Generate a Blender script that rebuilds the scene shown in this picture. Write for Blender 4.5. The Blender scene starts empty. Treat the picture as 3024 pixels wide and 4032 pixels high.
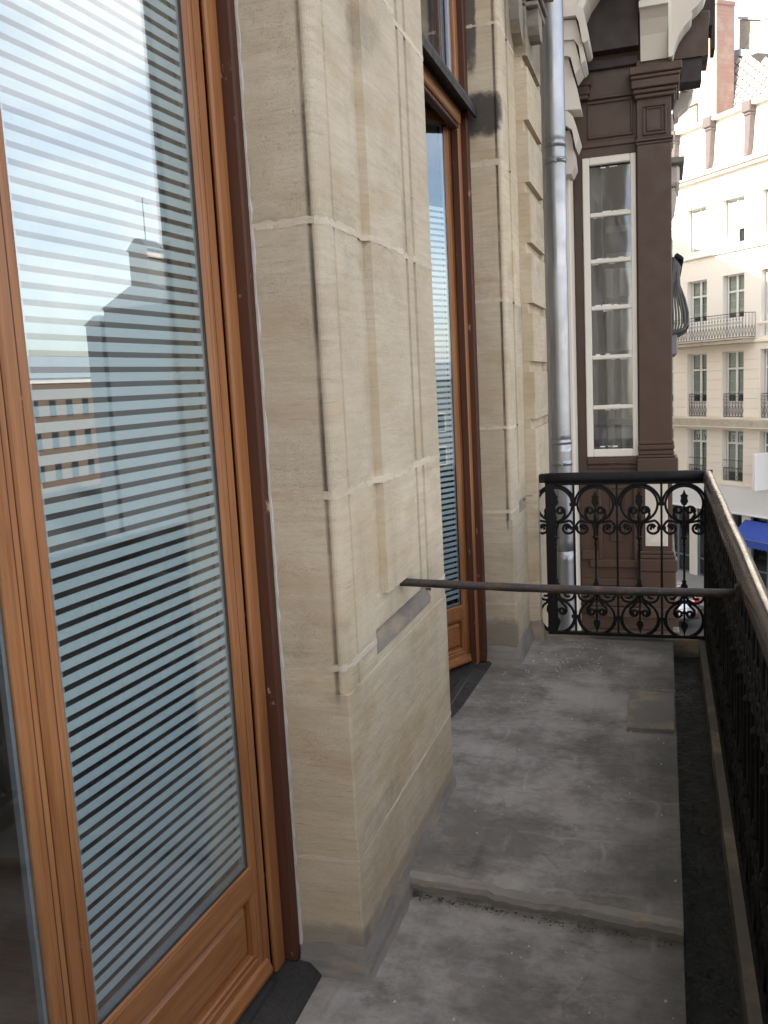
import bpy, bmesh, math, random
from mathutils import Vector, Matrix
S = bpy.context.scene
COL = S.collection
RAD = math.radians
random.seed(7)

# ------------------------------------------------------------------ camera
cam = bpy.data.cameras.new('camera'); camo = bpy.data.objects.new('camera', cam); COL.objects.link(camo)
cam.sensor_fit = 'VERTICAL'; cam.sensor_height = 36.0; cam.lens = 3494.8 / 4032 * 36.0
cam.clip_start = 0.05; cam.clip_end = 600
YAW, PIT, ROL = -0.308933611, -0.143762274, 0.0509272978
fw = Vector((math.sin(YAW) * math.cos(PIT), math.cos(YAW) * math.cos(PIT), math.sin(PIT)))
rt = Vector((math.cos(YAW), -math.sin(YAW), 0)); dn = -(rt.cross(fw))
rr = rt * math.cos(ROL) + dn * math.sin(ROL); dd = -rt * math.sin(ROL) + dn * math.cos(ROL)
camo.matrix_world = Matrix(((rr.x, -dd.x, -fw.x, 0), (rr.y, -dd.y, -fw.y, 0), (rr.z, -dd.z, -fw.z, 1.5), (0, 0, 0, 1)))
S.camera = camo

# ------------------------------------------------------------------ light
SUN_EL, SUN_TO = RAD(30), Vector((-0.80, -0.60, 0))          # horizontal direction towards the sun
W = bpy.data.worlds.new('World'); S.world = W; W.use_nodes = True
nt = W.node_tree; nt.nodes.clear()
wo = nt.nodes.new('ShaderNodeOutputWorld'); bg = nt.nodes.new('ShaderNodeBackground')
sky = nt.nodes.new('ShaderNodeTexSky'); sky.sky_type = 'NISHITA'; sky.sun_disc = False
sky.sun_elevation = SUN_EL; sky.sun_rotation = math.atan2(SUN_TO.x, SUN_TO.y)
sky.air_density = 1.0; sky.dust_density = 1.6; sky.ozone_density = 1.0
geo = nt.nodes.new('ShaderNodeTexCoord')
cmap = nt.nodes.new('ShaderNodeMapping'); cmap.inputs['Scale'].default_value = (1.0, 1.0, 2.6)
cn = nt.nodes.new('ShaderNodeTexNoise'); cn.inputs['Scale'].default_value = 1.7; cn.inputs['Detail'].default_value = 7; cn.inputs['Roughness'].default_value = 0.55
cr = nt.nodes.new('ShaderNodeValToRGB'); cr.color_ramp.elements[0].position = 0.40; cr.color_ramp.elements[1].position = 0.70
cmix = nt.nodes.new('ShaderNodeMixRGB'); cmix.inputs[2].default_value = (11.0, 10.4, 9.9, 1)
nt.links.new(geo.outputs['Generated'], cmap.inputs[0]); nt.links.new(cmap.outputs[0], cn.inputs['Vector'])
nt.links.new(cn.outputs['Fac'], cr.inputs[0]); nt.links.new(cr.outputs['Color'], cmix.inputs[0])
nt.links.new(sky.outputs[0], cmix.inputs[1]); nt.links.new(cmix.outputs[0], bg.inputs[0])
bg.inputs[1].default_value = 0.12
nt.links.new(bg.outputs[0], wo.inputs[0])
sl = bpy.data.lights.new('sun', 'SUN'); sl.energy = 5.0; sl.angle = RAD(0.6); sl.color = (1.0, 0.90, 0.76)
so = bpy.data.objects.new('sun', sl); COL.objects.link(so)
tosun = Vector((SUN_TO.x * math.cos(SUN_EL), SUN_TO.y * math.cos(SUN_EL), math.sin(SUN_EL)))
so.rotation_euler = tosun.to_track_quat('Z', 'Y').to_euler(); so.location = (-5, -5, 20)
S.view_settings.view_transform = 'Standard'; S.view_settings.look = 'None'
S.view_settings.exposure = 1.60; S.view_settings.gamma = 1.0; S.view_settings.use_curve_mapping = False
S.render.engine = 'CYCLES'
S.cycles.max_bounces = 10; S.cycles.transparent_max_bounces = 16; S.cycles.diffuse_bounces = 4; S.cycles.glossy_bounces = 5

# ------------------------------------------------------------------ materials
class NT:
    def __init__(s, name):
        s.m = bpy.data.materials.new(name); s.m.use_nodes = True; s.t = s.m.node_tree; s.t.nodes.clear()
        s.out = s.n('ShaderNodeOutputMaterial'); s.tc = s.n('ShaderNodeTexCoord')
    def n(s, k, **kw):
        nd = s.t.nodes.new(k)
        for a, b in kw.items(): setattr(nd, a, b)
        return nd
    def put(s, sock, v):
        if hasattr(v, 'is_linked') or hasattr(v, 'node'): s.t.links.new(v, sock)
        elif isinstance(v, (tuple, list)) and len(v) == 3 and sock.type == 'RGBA': sock.default_value = (*v, 1)
        else: sock.default_value = v
    def noise(s, scale, detail=4, rough=0.55, stretch=(1, 1, 1), off=(0, 0, 0), vec=None):
        mp = s.n('ShaderNodeMapping'); mp.inputs['Scale'].default_value = stretch; mp.inputs['Location'].default_value = off
        s.t.links.new(vec or getattr(s, 'vec', None) or s.tc.outputs['Object'], mp.inputs[0])
        nn = s.n('ShaderNodeTexNoise'); nn.inputs['Scale'].default_value = scale; nn.inputs['Detail'].default_value = detail; nn.inputs['Roughness'].default_value = rough
        s.t.links.new(mp.outputs[0], nn.inputs['Vector']); return nn.outputs['Fac']
    def ramp(s, f, a, b, lo=0.0, hi=1.0):
        r = s.n('ShaderNodeMapRange'); r.clamp = True; r.interpolation_type = 'SMOOTHSTEP'
        s.put(r.inputs[0], f); r.inputs[1].default_value = a; r.inputs[2].default_value = b; r.inputs[3].default_value = lo; r.inputs[4].default_value = hi
        return r.outputs[0]
    def mix(s, f, a, b, mode='MIX'):
        m = s.n('ShaderNodeMixRGB'); m.blend_type = mode; s.put(m.inputs[0], f); s.put(m.inputs[1], a); s.put(m.inputs[2], b); return m.outputs[0]
    def math(s, op, a, b=0.0):
        m = s.n('ShaderNodeMath'); m.operation = op; s.put(m.inputs[0], a); s.put(m.inputs[1], b); return m.outputs[0]
    def bump(s, h, strength=0.3, dist=0.01, prev=None):
        b = s.n('ShaderNodeBump'); b.inputs['Strength'].default_value = strength; b.inputs['Distance'].default_value = dist
        s.put(b.inputs['Height'], h)
        if prev is not None: s.t.links.new(prev, b.inputs['Normal'])
        return b.outputs[0]
    def pbsdf(s, col, rough=0.8, metal=0.0, spec=0.5, normal=None, coat=0.0):
        p = s.n('ShaderNodeBsdfPrincipled'); s.put(p.inputs['Base Color'], col); s.put(p.inputs['Roughness'], rough)
        p.inputs['Metallic'].default_value = metal; p.inputs['Specular IOR Level'].default_value = spec
        if coat: p.inputs['Coat Weight'].default_value = coat; p.inputs['Coat Roughness'].default_value = 0.12
        if normal is not None: s.t.links.new(normal, p.inputs['Normal'])
        return p.outputs[0]
    def done(s, sh):
        s.t.links.new(sh, s.out.inputs[0]); return s.m
    def sep(s, i):
        x = s.n('ShaderNodeSeparateXYZ'); s.t.links.new(s.tc.outputs['Object'], x.inputs[0]); return x.outputs[i]
    def rnd(s):
        return s.n('ShaderNodeObjectInfo').outputs['Random']

def m_plain(name, col, rough=0.7, var=0.12, scale=6, bump=0.15, spec=0.4, metal=0.0, dist=0.004, fine=90):
    k = NT(name); f = k.noise(scale, 6, 0.6)
    c = k.mix(f, tuple(v * (1 - var) for v in col), tuple(min(1, v * (1 + var)) for v in col))
    nb = k.bump(k.noise(fine, 4), bump, dist)
    r = k.ramp(k.noise(scale * 2.3, 4), 0.3, 0.7, max(0.05, rough - 0.1), min(1, rough + 0.1))
    return k.done(k.pbsdf(c, r, metal, spec, nb))

def m_stone(name, a, b, stains=(), grime=0.5, pits=1.0):
    k = NT(name)
    cb = k.n('ShaderNodeCombineXYZ'); rr_ = k.rnd()
    for i_, f_ in enumerate((37.0, 91.0, 53.0)): k.put(cb.inputs[i_], k.math('MULTIPLY', rr_, f_))
    va = k.n('ShaderNodeVectorMath'); va.operation = 'ADD'; k.t.links.new(k.tc.outputs['Object'], va.inputs[0]); k.t.links.new(cb.outputs[0], va.inputs[1])
    k.vec = va.outputs[0]                                            # each block gets its own patch of grain
    big = k.noise(2.2, 5, 0.6)
    c = k.mix(k.ramp(big, 0.3, 0.7), a, b)
    bed = k.noise(7, 5, 0.65, (0.7, 0.7, 9))                       # sedimentary bedding
    c = k.mix(k.ramp(bed, 0.38, 0.70, 0, 0.42), c, tuple(v * 0.74 for v in a))
    iron = k.noise(3.1, 4, 0.6, (1, 1, 2.4), (4.7, 1.3, 9.0))
    c = k.mix(k.ramp(iron, 0.50, 0.68, 0, 0.60), c, (0.47, 0.345, 0.195))
    rn = k.rnd(); c = k.mix(k.ramp(rn, 0, 1, 0, 0.30), c, (0.40, 0.355, 0.30))
    bl = k.noise(2.4, 6, 0.7, (1, 1, 1.4), (3.1, 8.2, 1.7))
    c = k.mix(k.ramp(bl, 0.54, 0.72, 0, grime), c, (0.15, 0.14, 0.125))
    run = k.noise(9, 5, 0.6, (1, 1, 0.16), (0.3, 0.9, 2.7))          # runs of water down the face
    c = k.mix(k.ramp(run, 0.56, 0.74, 0, grime * 0.5), c, (0.24, 0.225, 0.21))
    ln = k.noise(24, 6, 0.7, (0.35, 0.35, 6.0), (6.1, 0.4, 3.3))
    c = k.mix(k.ramp(ln, 0.58, 0.74, 0, 0.55), c, (0.22, 0.19, 0.15))
    pt = k.noise(300, 3, 0.75); pm = k.noise(4.5, 4, 0.6, (1, 1, 1), (1.1, 2.2, 3.3))
    pitm = k.math('MULTIPLY', k.ramp(pt, 0.54, 0.68), k.ramp(pm, 0.40, 0.62, 0.16, 1.0))
    c = k.mix(k.math('MULTIPLY', pitm, 0.46 * pits), c, (0.11, 0.10, 0.085))
    g2 = k.noise(420, 2, 0.6); c = k.mix(k.ramp(g2, 0.4, 0.75, 0, 0.22), c, (0.30, 0.26, 0.20))
    if stains:
        gx = k.math('ABSOLUTE', k.math('SUBTRACT', k.sep(0), -0.028)); gn = k.noise(3.0, 5, 0.65, (0.2, 0.2, 1.0), (0, 0, 4.0))
        c = k.mix(k.math('MULTIPLY', k.math('MULTIPLY', k.ramp(gx, 0.002, 0.010, 0.75, 0.0), k.ramp(k.sep(2), 0.70, 0.76)), k.ramp(gn, 0.36, 0.60)), c, (0.12, 0.108, 0.095))
    for (cx, cy, cz, rx, ry, rz, st, col) in stains:
        d2 = None
        for i, (cc, r_) in enumerate(((cx, rx), (cy, ry), (cz, rz))):
            t = k.math('DIVIDE', k.math('SUBTRACT', k.sep(i), cc), r_); t = k.math('POWER', k.math('ABSOLUTE', t), 4.0)
            d2 = t if d2 is None else k.math('ADD', d2, t)
        wob = k.math('MULTIPLY', k.math('SUBTRACT', k.noise(17, 6, 0.7), 0.5), 2.0)
        msk = k.ramp(k.math('ADD', d2, wob), 0.3, 1.3, st, 0.0)
        c = k.mix(msk, c, col)
    h = k.math('ADD', k.math('MULTIPLY', pitm, -1.0), k.math('MULTIPLY', k.noise(60, 5, 0.65), 0.7))
    n1 = k.bump(h, 0.5, 0.004); n2 = k.bump(k.noise(14, 5, 0.6, (1, 1, 3)), 0.35, 0.008, n1)
    return k.done(k.pbsdf(c, 0.92, 0, 0.2, n2))

SOOT = (0.055, 0.05, 0.048)
# stain centres are in the object space of stone_facade (its origin is at (-0.735, 1.945, 0))
M_STONE = m_stone('limestone', (0.535, 0.43, 0.285), (0.66, 0.555, 0.405), grime=0.36, stains=(
    (-0.10, 2.50, 2.755, 0.105, 0.10, 0.105, 0.93, SOOT), (-0.150, 2.50, 3.35, 0.045, 0.1, 0.42, 0.85, SOOT),
    (-0.08, -0.02, 0.05, 0.14, 0.08, 0.09, 0.50, (0.13, 0.12, 0.11)), (-0.12, 2.50, 0.10, 0.20, 0.1, 0.16, 0.55, (0.13, 0.12, 0.11)),
    (0.0, 0.5, 0.06, 0.05, 0.7, 0.07, 0.40, (0.17, 0.16, 0.15)), (0.06, 3.1, 3.35, 0.11, 0.5, 0.22, 0.55, (0.07, 0.06, 0.052))))
M_SOOTSHADE = m_stone('sooty_shaded_limestone', (0.20, 0.175, 0.15), (0.36, 0.32, 0.27), grime=0.8)  # soot and cornice shadow, both put into the stone colour
M_MORTAR = m_stone('lime_mortar', (0.66, 0.555, 0.41), (0.74, 0.64, 0.50), grime=0.2, pits=0.4)
M_WHITEMORTAR = m_plain('pale_mortar', (0.54, 0.50, 0.45), 0.9, 0.2, 30, 0.5, 0.2)
M_SLOT = m_stone('grey_slate_infill', (0.205, 0.170, 0.140), (0.29, 0.25, 0.21), grime=0.5)
M_SKIRT = m_stone('cement_render', (0.17, 0.16, 0.147), (0.27, 0.255, 0.235), grime=0.7)

def m_wood(name, axis, dark=1.0):
    k = NT(name); st = [14, 14, 14]; st[axis] = 0.7
    g = k.noise(6, 8, 0.62, tuple(st)); st2 = [60, 60, 60]; st2[axis] = 1.2
    f = k.noise(5, 5, 0.6, tuple(st2))
    c = k.mix(k.ramp(g, 0.3, 0.72), (0.25 * dark, 0.094 * dark, 0.031 * dark), (0.36 * dark, 0.155 * dark, 0.055 * dark))
    c = k.mix(k.ramp(f, 0.52, 0.78, 0, 0.5), c, (0.26 * dark, 0.09 * dark, 0.03 * dark))
    w = k.noise(2.6, 5, 0.6, (1, 1, 0.5), (2, 5, 1)); c = k.mix(k.ramp(w, 0.5, 0.75, 0, 0.28), c, (0.33 * dark, 0.21 * dark, 0.125 * dark))
    n = k.bump(f, 0.18, 0.002)
    return k.done(k.pbsdf(c, k.ramp(g, 0.2, 0.8, 0.36, 0.55), 0, 0.42, n))
M_WOODV = m_wood('varnished_oak_vertical', 2); M_WOODH = m_wood('varnished_oak_horizontal', 1)
def m_darkwood():
    k = NT('dark_stain_and_shade_wood'); g = k.noise(5, 8, 0.62, (14, 14, 0.7))  # shared by stained wood and by strips that paint in shade
    c = k.mix(g, (0.045, 0.016, 0.009), (0.105, 0.038, 0.018))
    pl = k.noise(16, 6, 0.7, (1, 1, 0.45)); c = k.mix(k.ramp(pl, 0.62, 0.68, 0, 0.8), c, (0.48, 0.36, 0.25))   # flaked spots
    return k.done(k.pbsdf(c, 0.6, 0, 0.35, k.bump(g, 0.2, 0.002)))
M_WOODD = m_darkwood()
M_WOODBLK = m_plain('weathered_dark_sill_paint', (0.022, 0.016, 0.014), 0.7, 0.3, 12, 0.25)

def m_glass(name, ior, tint=(0.93, 0.96, 0.95), rough=0.0, wav=0.0, dust=0.0):
    k = NT(name); fr = k.n('ShaderNodeFresnel')
    bf = k.n('ShaderNodeNewGeometry').outputs['Backfacing']            # same reflectance on both faces of the sheet
    k.put(fr.inputs['IOR'], k.ramp(bf, 0.0, 1.0, ior, 1.0 / ior))
    gl = k.n('ShaderNodeBsdfGlossy'); gl.inputs['Roughness'].default_value = rough; gl.inputs['Color'].default_value = (0.95, 0.97, 1.0, 1)
    tr = k.n('ShaderNodeBsdfTransparent'); tr.inputs['Color'].default_value = (*tint, 1)
    if wav:
        b = k.bump(k.noise(1.6, 2, 0.4), wav, 0.02); k.t.links.new(b, gl.inputs['Normal'])
    mx = k.n('ShaderNodeMixShader'); k.t.links.new(fr.outputs[0], mx.inputs[0]); k.t.links.new(tr.outputs[0], mx.inputs[1]); k.t.links.new(gl.outputs[0], mx.inputs[2])
    sh = mx.outputs[0]
    if dust:
        df = k.n('ShaderNodeBsdfDiffuse'); df.inputs['Color'].default_value = (0.55, 0.55, 0.53, 1)
        m2 = k.n('ShaderNodeMixShader')
        d1 = k.ramp(k.noise(5, 6, 0.7, (1, 1, 0.3)), 0.45, 0.8, 0.0, dust); d2 = k.ramp(k.noise(150, 2, 0.5), 0.70, 0.78, 0, dust * 2.2)
        k.put(m2.inputs[0], k.math('ADD', d1, d2)); k.t.links.new(sh, m2.inputs[1]); k.t.links.new(df.outputs[0], m2.inputs[2]); sh = m2.outputs[0]
    return k.done(sh)
M_GLASS = m_glass('double_glazing', 2.0, wav=0.012, dust=0.05)
M_GLASS2 = m_glass('old_pane_glass', 1.9, (0.9, 0.9, 0.9), 0.03, 0.10, 0.22)
M_GLASSFAR = m_glass('far_window_glass', 1.45, (0.85, 0.9, 0.9))
def m_film():
    k = NT('frosted_film'); c = k.mix(k.noise(3, 4), (0.455, 0.52, 0.55), (0.53, 0.595, 0.625))
    return k.done(k.pbsdf(c, 0.7, 0, 0.3))
M_FILM = m_film()
M_ALU = m_plain('spacer_aluminium', (0.34, 0.36, 0.40), 0.5, 0.2, 260, 0.4, 0.5, 0.2)
M_RUBBER = m_plain('dark_seal', (0.018, 0.02, 0.022), 0.5, 0.2)
M_CURTAIN = m_plain('interior_paint', (0.55, 0.52, 0.48), 0.9)
M_PARQUET = m_wood('interior_parquet', 0, 1.15)
M_ROOMDARK = m_plain('interior_wall_paint', (0.42, 0.38, 0.34), 0.9)  # plain mid-tone colour for the room walls

def m_deck():
    k = NT('balcony_cement')
    big = k.noise(1.7, 10, 0.74); c = k.mix(k.ramp(big, 0.40, 0.62), (0.135, 0.122, 0.105), (0.315, 0.290, 0.260))
    sm = k.noise(6, 10, 0.76, (1, 1.5, 1), (3, 1, 0)); c = k.mix(k.ramp(sm, 0.48, 0.72, 0, 0.6), c, (0.31, 0.30, 0.29))
    dk = k.noise(3.2, 10, 0.78, (1, 1.6, 1), (7, 2, 0)); c = k.mix(k.ramp(dk, 0.50, 0.70, 0, 0.75), c, (0.058, 0.055, 0.050))
    edge = k.math('ADD', k.sep(0), k.math('MULTIPLY', k.noise(4, 5, 0.6, (1, 1, 1), (9, 9, 0)), 0.35))
    c = k.mix(k.ramp(edge, -0.10, 0.24, 0, 0.62), c, (0.062, 0.06, 0.05))          # darker towards the gutter side
    ms = k.noise(2.3, 5, 0.7, (1, 1, 1), (2.2, 6.1, 0)); c = k.mix(k.math('MULTIPLY', k.ramp(ms, 0.56, 0.72, 0, 0.5), k.ramp(k.sep(0), -0.35, 0.0)), c, (0.10, 0.105, 0.05))
    rs = k.noise(2.0, 5, 0.7, (1, 1, 1), (5.2, 3.1, 0)); c = k.mix(k.ramp(rs, 0.60, 0.76, 0, 0.4), c, (0.26, 0.19, 0.12))
    br = k.n('ShaderNodeTexBrick'); br.inputs['Scale'].default_value = 1.0; br.inputs['Mortar Size'].default_value = 0.014; br.inputs['Mortar Smooth'].default_value = 1.0
    br.inputs['Brick Width'].default_value = 0.30; br.inputs['Row Height'].default_value = 0.30; br.inputs['Color1'].default_value = (0, 0, 0, 1); br.inputs['Color2'].default_value = (0, 0, 0, 1); br.inputs['Mortar'].default_value = (1, 1, 1, 1)
    wob = k.n('ShaderNodeVectorMath'); wob.operation = 'ADD'; k.t.links.new(k.tc.outputs['Object'], wob.inputs[0])
    nz = k.n('ShaderNodeTexNoise'); nz.inputs['Scale'].default_value = 5; k.t.links.new(k.tc.outputs['Object'], nz.inputs['Vector'])
    sc = k.n('ShaderNodeVectorMath'); sc.operation = 'SCALE'; sc.inputs['Scale'].default_value = 0.07; k.t.links.new(nz.outputs['Color'], sc.inputs[0]); k.t.links.new(sc.outputs[0], wob.inputs[1])
    k.t.links.new(wob.outputs[0], br.inputs['Vector'])
    seam = k.math('MULTIPLY', br.outputs['Color'], k.ramp(k.noise(3.3, 5, 0.7, (1, 1, 1), (1, 7, 0)), 0.46, 0.62))
    c = k.mix(k.math('MULTIPLY', seam, 0.26), c, (0.40, 0.39, 0.38))
    sp = k.noise(60, 4, 0.7); c = k.mix(k.ramp(sp, 0.62, 0.76, 0, 0.5), c, (0.06, 0.058, 0.055))
    vo = k.n('ShaderNodeTexVoronoi'); vo.feature = 'DISTANCE_TO_EDGE'; vo.inputs['Scale'].default_value = 1.9; k.t.links.new(wob.outputs[0], vo.inputs['Vector'])
    crack = k.math('MULTIPLY', k.ramp(vo.outputs['Distance'], 0.0, 0.010, 1.0, 0.0), k.ramp(k.noise(2.1, 4, 0.6, (1, 1, 1), (4, 4, 1)), 0.50, 0.58))
    c = k.mix(k.math('MULTIPLY', crack, 0.22), c, (0.045, 0.042, 0.038))
    h = k.math('ADD', k.math('MULTIPLY', seam, 0.5), k.math('ADD', k.math('MULTIPLY', sm, 0.8), k.math('MULTIPLY', sp, 0.22)))
    return k.done(k.pbsdf(c, k.ramp(sm, 0.3, 0.7, 0.62, 0.9), 0, 0.4, k.bump(h, 0.45, 0.014)))
M_DECK = m_deck()
M_SILL = m_plain('blackened_sill_stone', (0.042, 0.040, 0.038), 0.85, 0.6, 14, 0.9, 0.3, 0, 0.012)
M_THRESH = m_plain('threshold_metal', (0.035, 0.036, 0.038), 0.45, 0.3, 20, 0.2, 0.5, 0.3)
M_MOSS = m_plain('wet_black_gutter', (0.016, 0.018, 0.014), 0.6, 0.6, 9, 0.9, 0.4, 0, 0.02, 40)
M_DEBRIS = m_plain('leaf_litter', (0.05, 0.048, 0.036), 0.8, 0.5, 30)
M_PATCH = m_stone('greenish_patch_cement', (0.105, 0.103, 0.098), (0.150, 0.147, 0.141), grime=0.6)
M_STEP = m_stone('pale_step_cement', (0.165, 0.150, 0.126), (0.235, 0.218, 0.188), grime=0.8)
M_CURB = m_stone('black_dirty_shaded_curb', (0.014, 0.014, 0.013), (0.034, 0.033, 0.030), grime=0.8)  # dirty dark cement; the end curb's shadow is painted in too
M_GRIT = m_plain('pale_grit', (0.55, 0.53, 0.50), 0.9)
M_IRON = m_plain('black_iron_paint', (0.008, 0.008, 0.0082), 0.60, 0.4, 14, 0.5, 0.25, 0, 0.003, 120)
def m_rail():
    k = NT('worn_glint_handrail_iron'); f = k.noise(7, 6, 0.65, (1, 0.6, 1)); w = k.noise(3, 5, 0.7, (1, 0.8, 1), (3, 1, 2))
    c = k.mix(k.ramp(w, 0.36, 0.62), (0.018, 0.016, 0.015), (0.095, 0.062, 0.036))  # brown-gold patches paint a warm reflection into the worn iron
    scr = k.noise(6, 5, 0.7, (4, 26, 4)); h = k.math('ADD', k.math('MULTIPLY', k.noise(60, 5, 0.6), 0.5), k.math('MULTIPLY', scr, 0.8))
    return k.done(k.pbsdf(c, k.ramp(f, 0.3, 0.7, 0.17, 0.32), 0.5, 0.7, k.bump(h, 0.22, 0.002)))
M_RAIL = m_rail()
def m_bar():
    k = NT('rusty_bar_iron'); f = k.noise(22, 6, 0.7); c = k.mix(k.ramp(f, 0.42, 0.72), (0.018, 0.016, 0.015), (0.085, 0.045, 0.026))
    return k.done(k.pbsdf(c, 0.6, 0.1, 0.5, k.bump(k.noise(55, 5, 0.7), 0.8, 0.004)))
M_BAR = m_bar()
def m_zinc():
    k = NT('zinc_pipe'); f = k.noise(5, 6, 0.6, (1, 1, 0.35)); c = k.mix(k.ramp(f, 0.3, 0.7), (0.33, 0.34, 0.35), (0.47, 0.48, 0.49))
    return k.done(k.pbsdf(c, k.ramp(k.noise(9, 5), 0.3, 0.7, 0.33, 0.48), 0.8, 0.5, k.bump(k.noise(11, 4), 0.12, 0.01)))
M_ZINC = m_zinc()
M_CREAM = m_plain('cream_painted_stone', (0.66, 0.60, 0.51), 0.75, 0.07, 5, 0.2)
M_PINKCREAM = m_plain('rose_cream_stone', (0.56, 0.49, 0.43), 0.8, 0.1, 6, 0.25)
M_WHITEPAINT = m_plain('white_gloss_paint', (0.72, 0.67, 0.58), 0.5, 0.06, 7, 0.2)
M_BROWN = m_plain('brown_gloss_paint', (0.074, 0.041, 0.026), 0.5, 0.14, 5, 0.2, 0.45)
M_BROWNDK = m_plain('dark_brown_eave_paint', (0.038, 0.027, 0.025), 0.6, 0.14, 5, 0.2)
M_FARWALL = m_plain('cream_far_stone', (0.86, 0.79, 0.68), 0.85, 0.06, 1.2, 0.1)
M_FARSUNLIT = m_plain('sunlit_far_stone', (0.86, 0.82, 0.74), 0.85, 0.05, 1.5, 0.1)  # whiter copy for the upper storeys, sun glare put into the colour
M_FARFRAME = m_plain('white_far_joinery', (0.75, 0.74, 0.72), 0.5, 0.04)
M_BLIND = m_plain('pale_roman_blind', (0.46, 0.47, 0.40), 0.9, 0.05)
M_BLINDHEM = m_plain('cream_blind_hem', (0.66, 0.66, 0.52), 0.9, 0.05)
M_FARIRON = m_plain('grey_far_ironwork', (0.11, 0.105, 0.10), 0.6, 0.2)
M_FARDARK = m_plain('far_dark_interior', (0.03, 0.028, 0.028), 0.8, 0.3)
M_STAINLEDGE = m_stone('stained_ledge_stone', (0.50, 0.45, 0.36), (0.60, 0.54, 0.44), grime=0.7)
M_SIGN = m_plain('white_sign_board', (0.80, 0.80, 0.80), 0.5, 0.02)
M_BLUE = m_plain('blue_awning_cloth', (0.045, 0.09, 0.42), 0.8, 0.12, 3, 0.1)
M_STEELBLUE = m_plain('blue_grey_shop_joinery', (0.16, 0.20, 0.235), 0.5, 0.1)
M_FINSHADE = m_plain('dark_shade_fin', (0.12, 0.10, 0.10), 0.6, 0.2)
M_SLATE = m_plain('pale_fibre_slate', (0.33, 0.315, 0.30), 0.7, 0.15, 3)
M_SLATEDK = m_plain('bare_grey_slate', (0.12, 0.12, 0.14), 0.7, 0.15, 3)
M_LATH = m_plain('bare_brown_lath', (0.12, 0.06, 0.04), 0.8)
M_OLDRENDER = m_stone('weathered_gable_render', (0.20, 0.195, 0.175), (0.34, 0.32, 0.27), grime=0.6)
def m_brick():
    k = NT('old_red_brick'); b = k.n('ShaderNodeTexBrick'); b.inputs['Scale'].default_value = 1.0; b.inputs['Brick Width'].default_value = 0.22; b.inputs['Row Height'].default_value = 0.075; b.inputs['Mortar Size'].default_value = 0.012
    b.inputs['Color1'].default_value = (0.46, 0.28, 0.23, 1); b.inputs['Color2'].default_value = (0.38, 0.24, 0.20, 1); b.inputs['Mortar'].default_value = (0.40, 0.26, 0.21, 1)
    mp = k.n('ShaderNodeMapping'); mp.inputs['Rotation'].default_value = (RAD(90), 0, 0); k.t.links.new(k.tc.outputs['Object'], mp.inputs[0]); k.t.links.new(mp.outputs[0], b.inputs['Vector'])
    c = k.mix(k.ramp(k.noise(1.8, 5), 0.45, 0.7, 0, 0.6), b.outputs['Color'], (0.50, 0.40, 0.33))
    return k.done(k.pbsdf(c, 0.9, 0, 0.2, k.bump(b.outputs['Fac'], 0.5, -0.01)))
M_BRICK = m_brick()
M_ASPHALT = m_plain('asphalt', (0.055, 0.055, 0.056), 0.9, 0.2, 2, 0.3)
M_PAVE = m_plain('pavement_slabs', (0.26, 0.25, 0.24), 0.9, 0.15, 2, 0.2)
M_SILVER = m_plain('silver_car_paint', (0.50, 0.51, 0.52), 0.28, 0.03, 3, 0.0, 0.6, 0.7)
M_DKCAR = m_plain('dark_green_car_paint', (0.02, 0.035, 0.033), 0.25, 0.05, 3, 0.0, 0.6, 0.2)
M_CARGLASS = m_plain('tinted_car_glass', (0.012, 0.02, 0.03), 0.06, 0.05, 3, 0.0, 0.8)
M_RED = m_plain('red_lamp_plastic', (0.50, 0.02, 0.015), 0.2, 0.1, 3, 0.0, 0.6)
M_PINK = m_plain('clear_lamp_plastic', (0.70, 0.45, 0.42), 0.2, 0.1, 3, 0.0, 0.6)
M_TYRE = m_plain('tyre_rubber', (0.02, 0.02, 0.02), 0.8)
M_PAPER = m_plain('white_paper', (0.82, 0.82, 0.80), 0.9, 0.02)
M_INK = m_plain('printed_ink', (0.03, 0.03, 0.035), 0.8, 0.02)
M_ROOFZINC = m_plain('zinc_roofing', (0.28, 0.30, 0.33), 0.5, 0.1, 1, 0.1, 0.5, 0.4)
M_BRICKWALL2 = m_plain('warm_brick_render', (0.17, 0.125, 0.095), 0.9, 0.15, 0.6)
M_DARKWALL = m_plain('dark_slate_cladding', (0.10, 0.11, 0.125), 0.9, 0.2, 0.5)
M_GREYWALL = m_plain('grey_blue_render', (0.20, 0.20, 0.20), 0.9, 0.15, 0.6)

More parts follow.
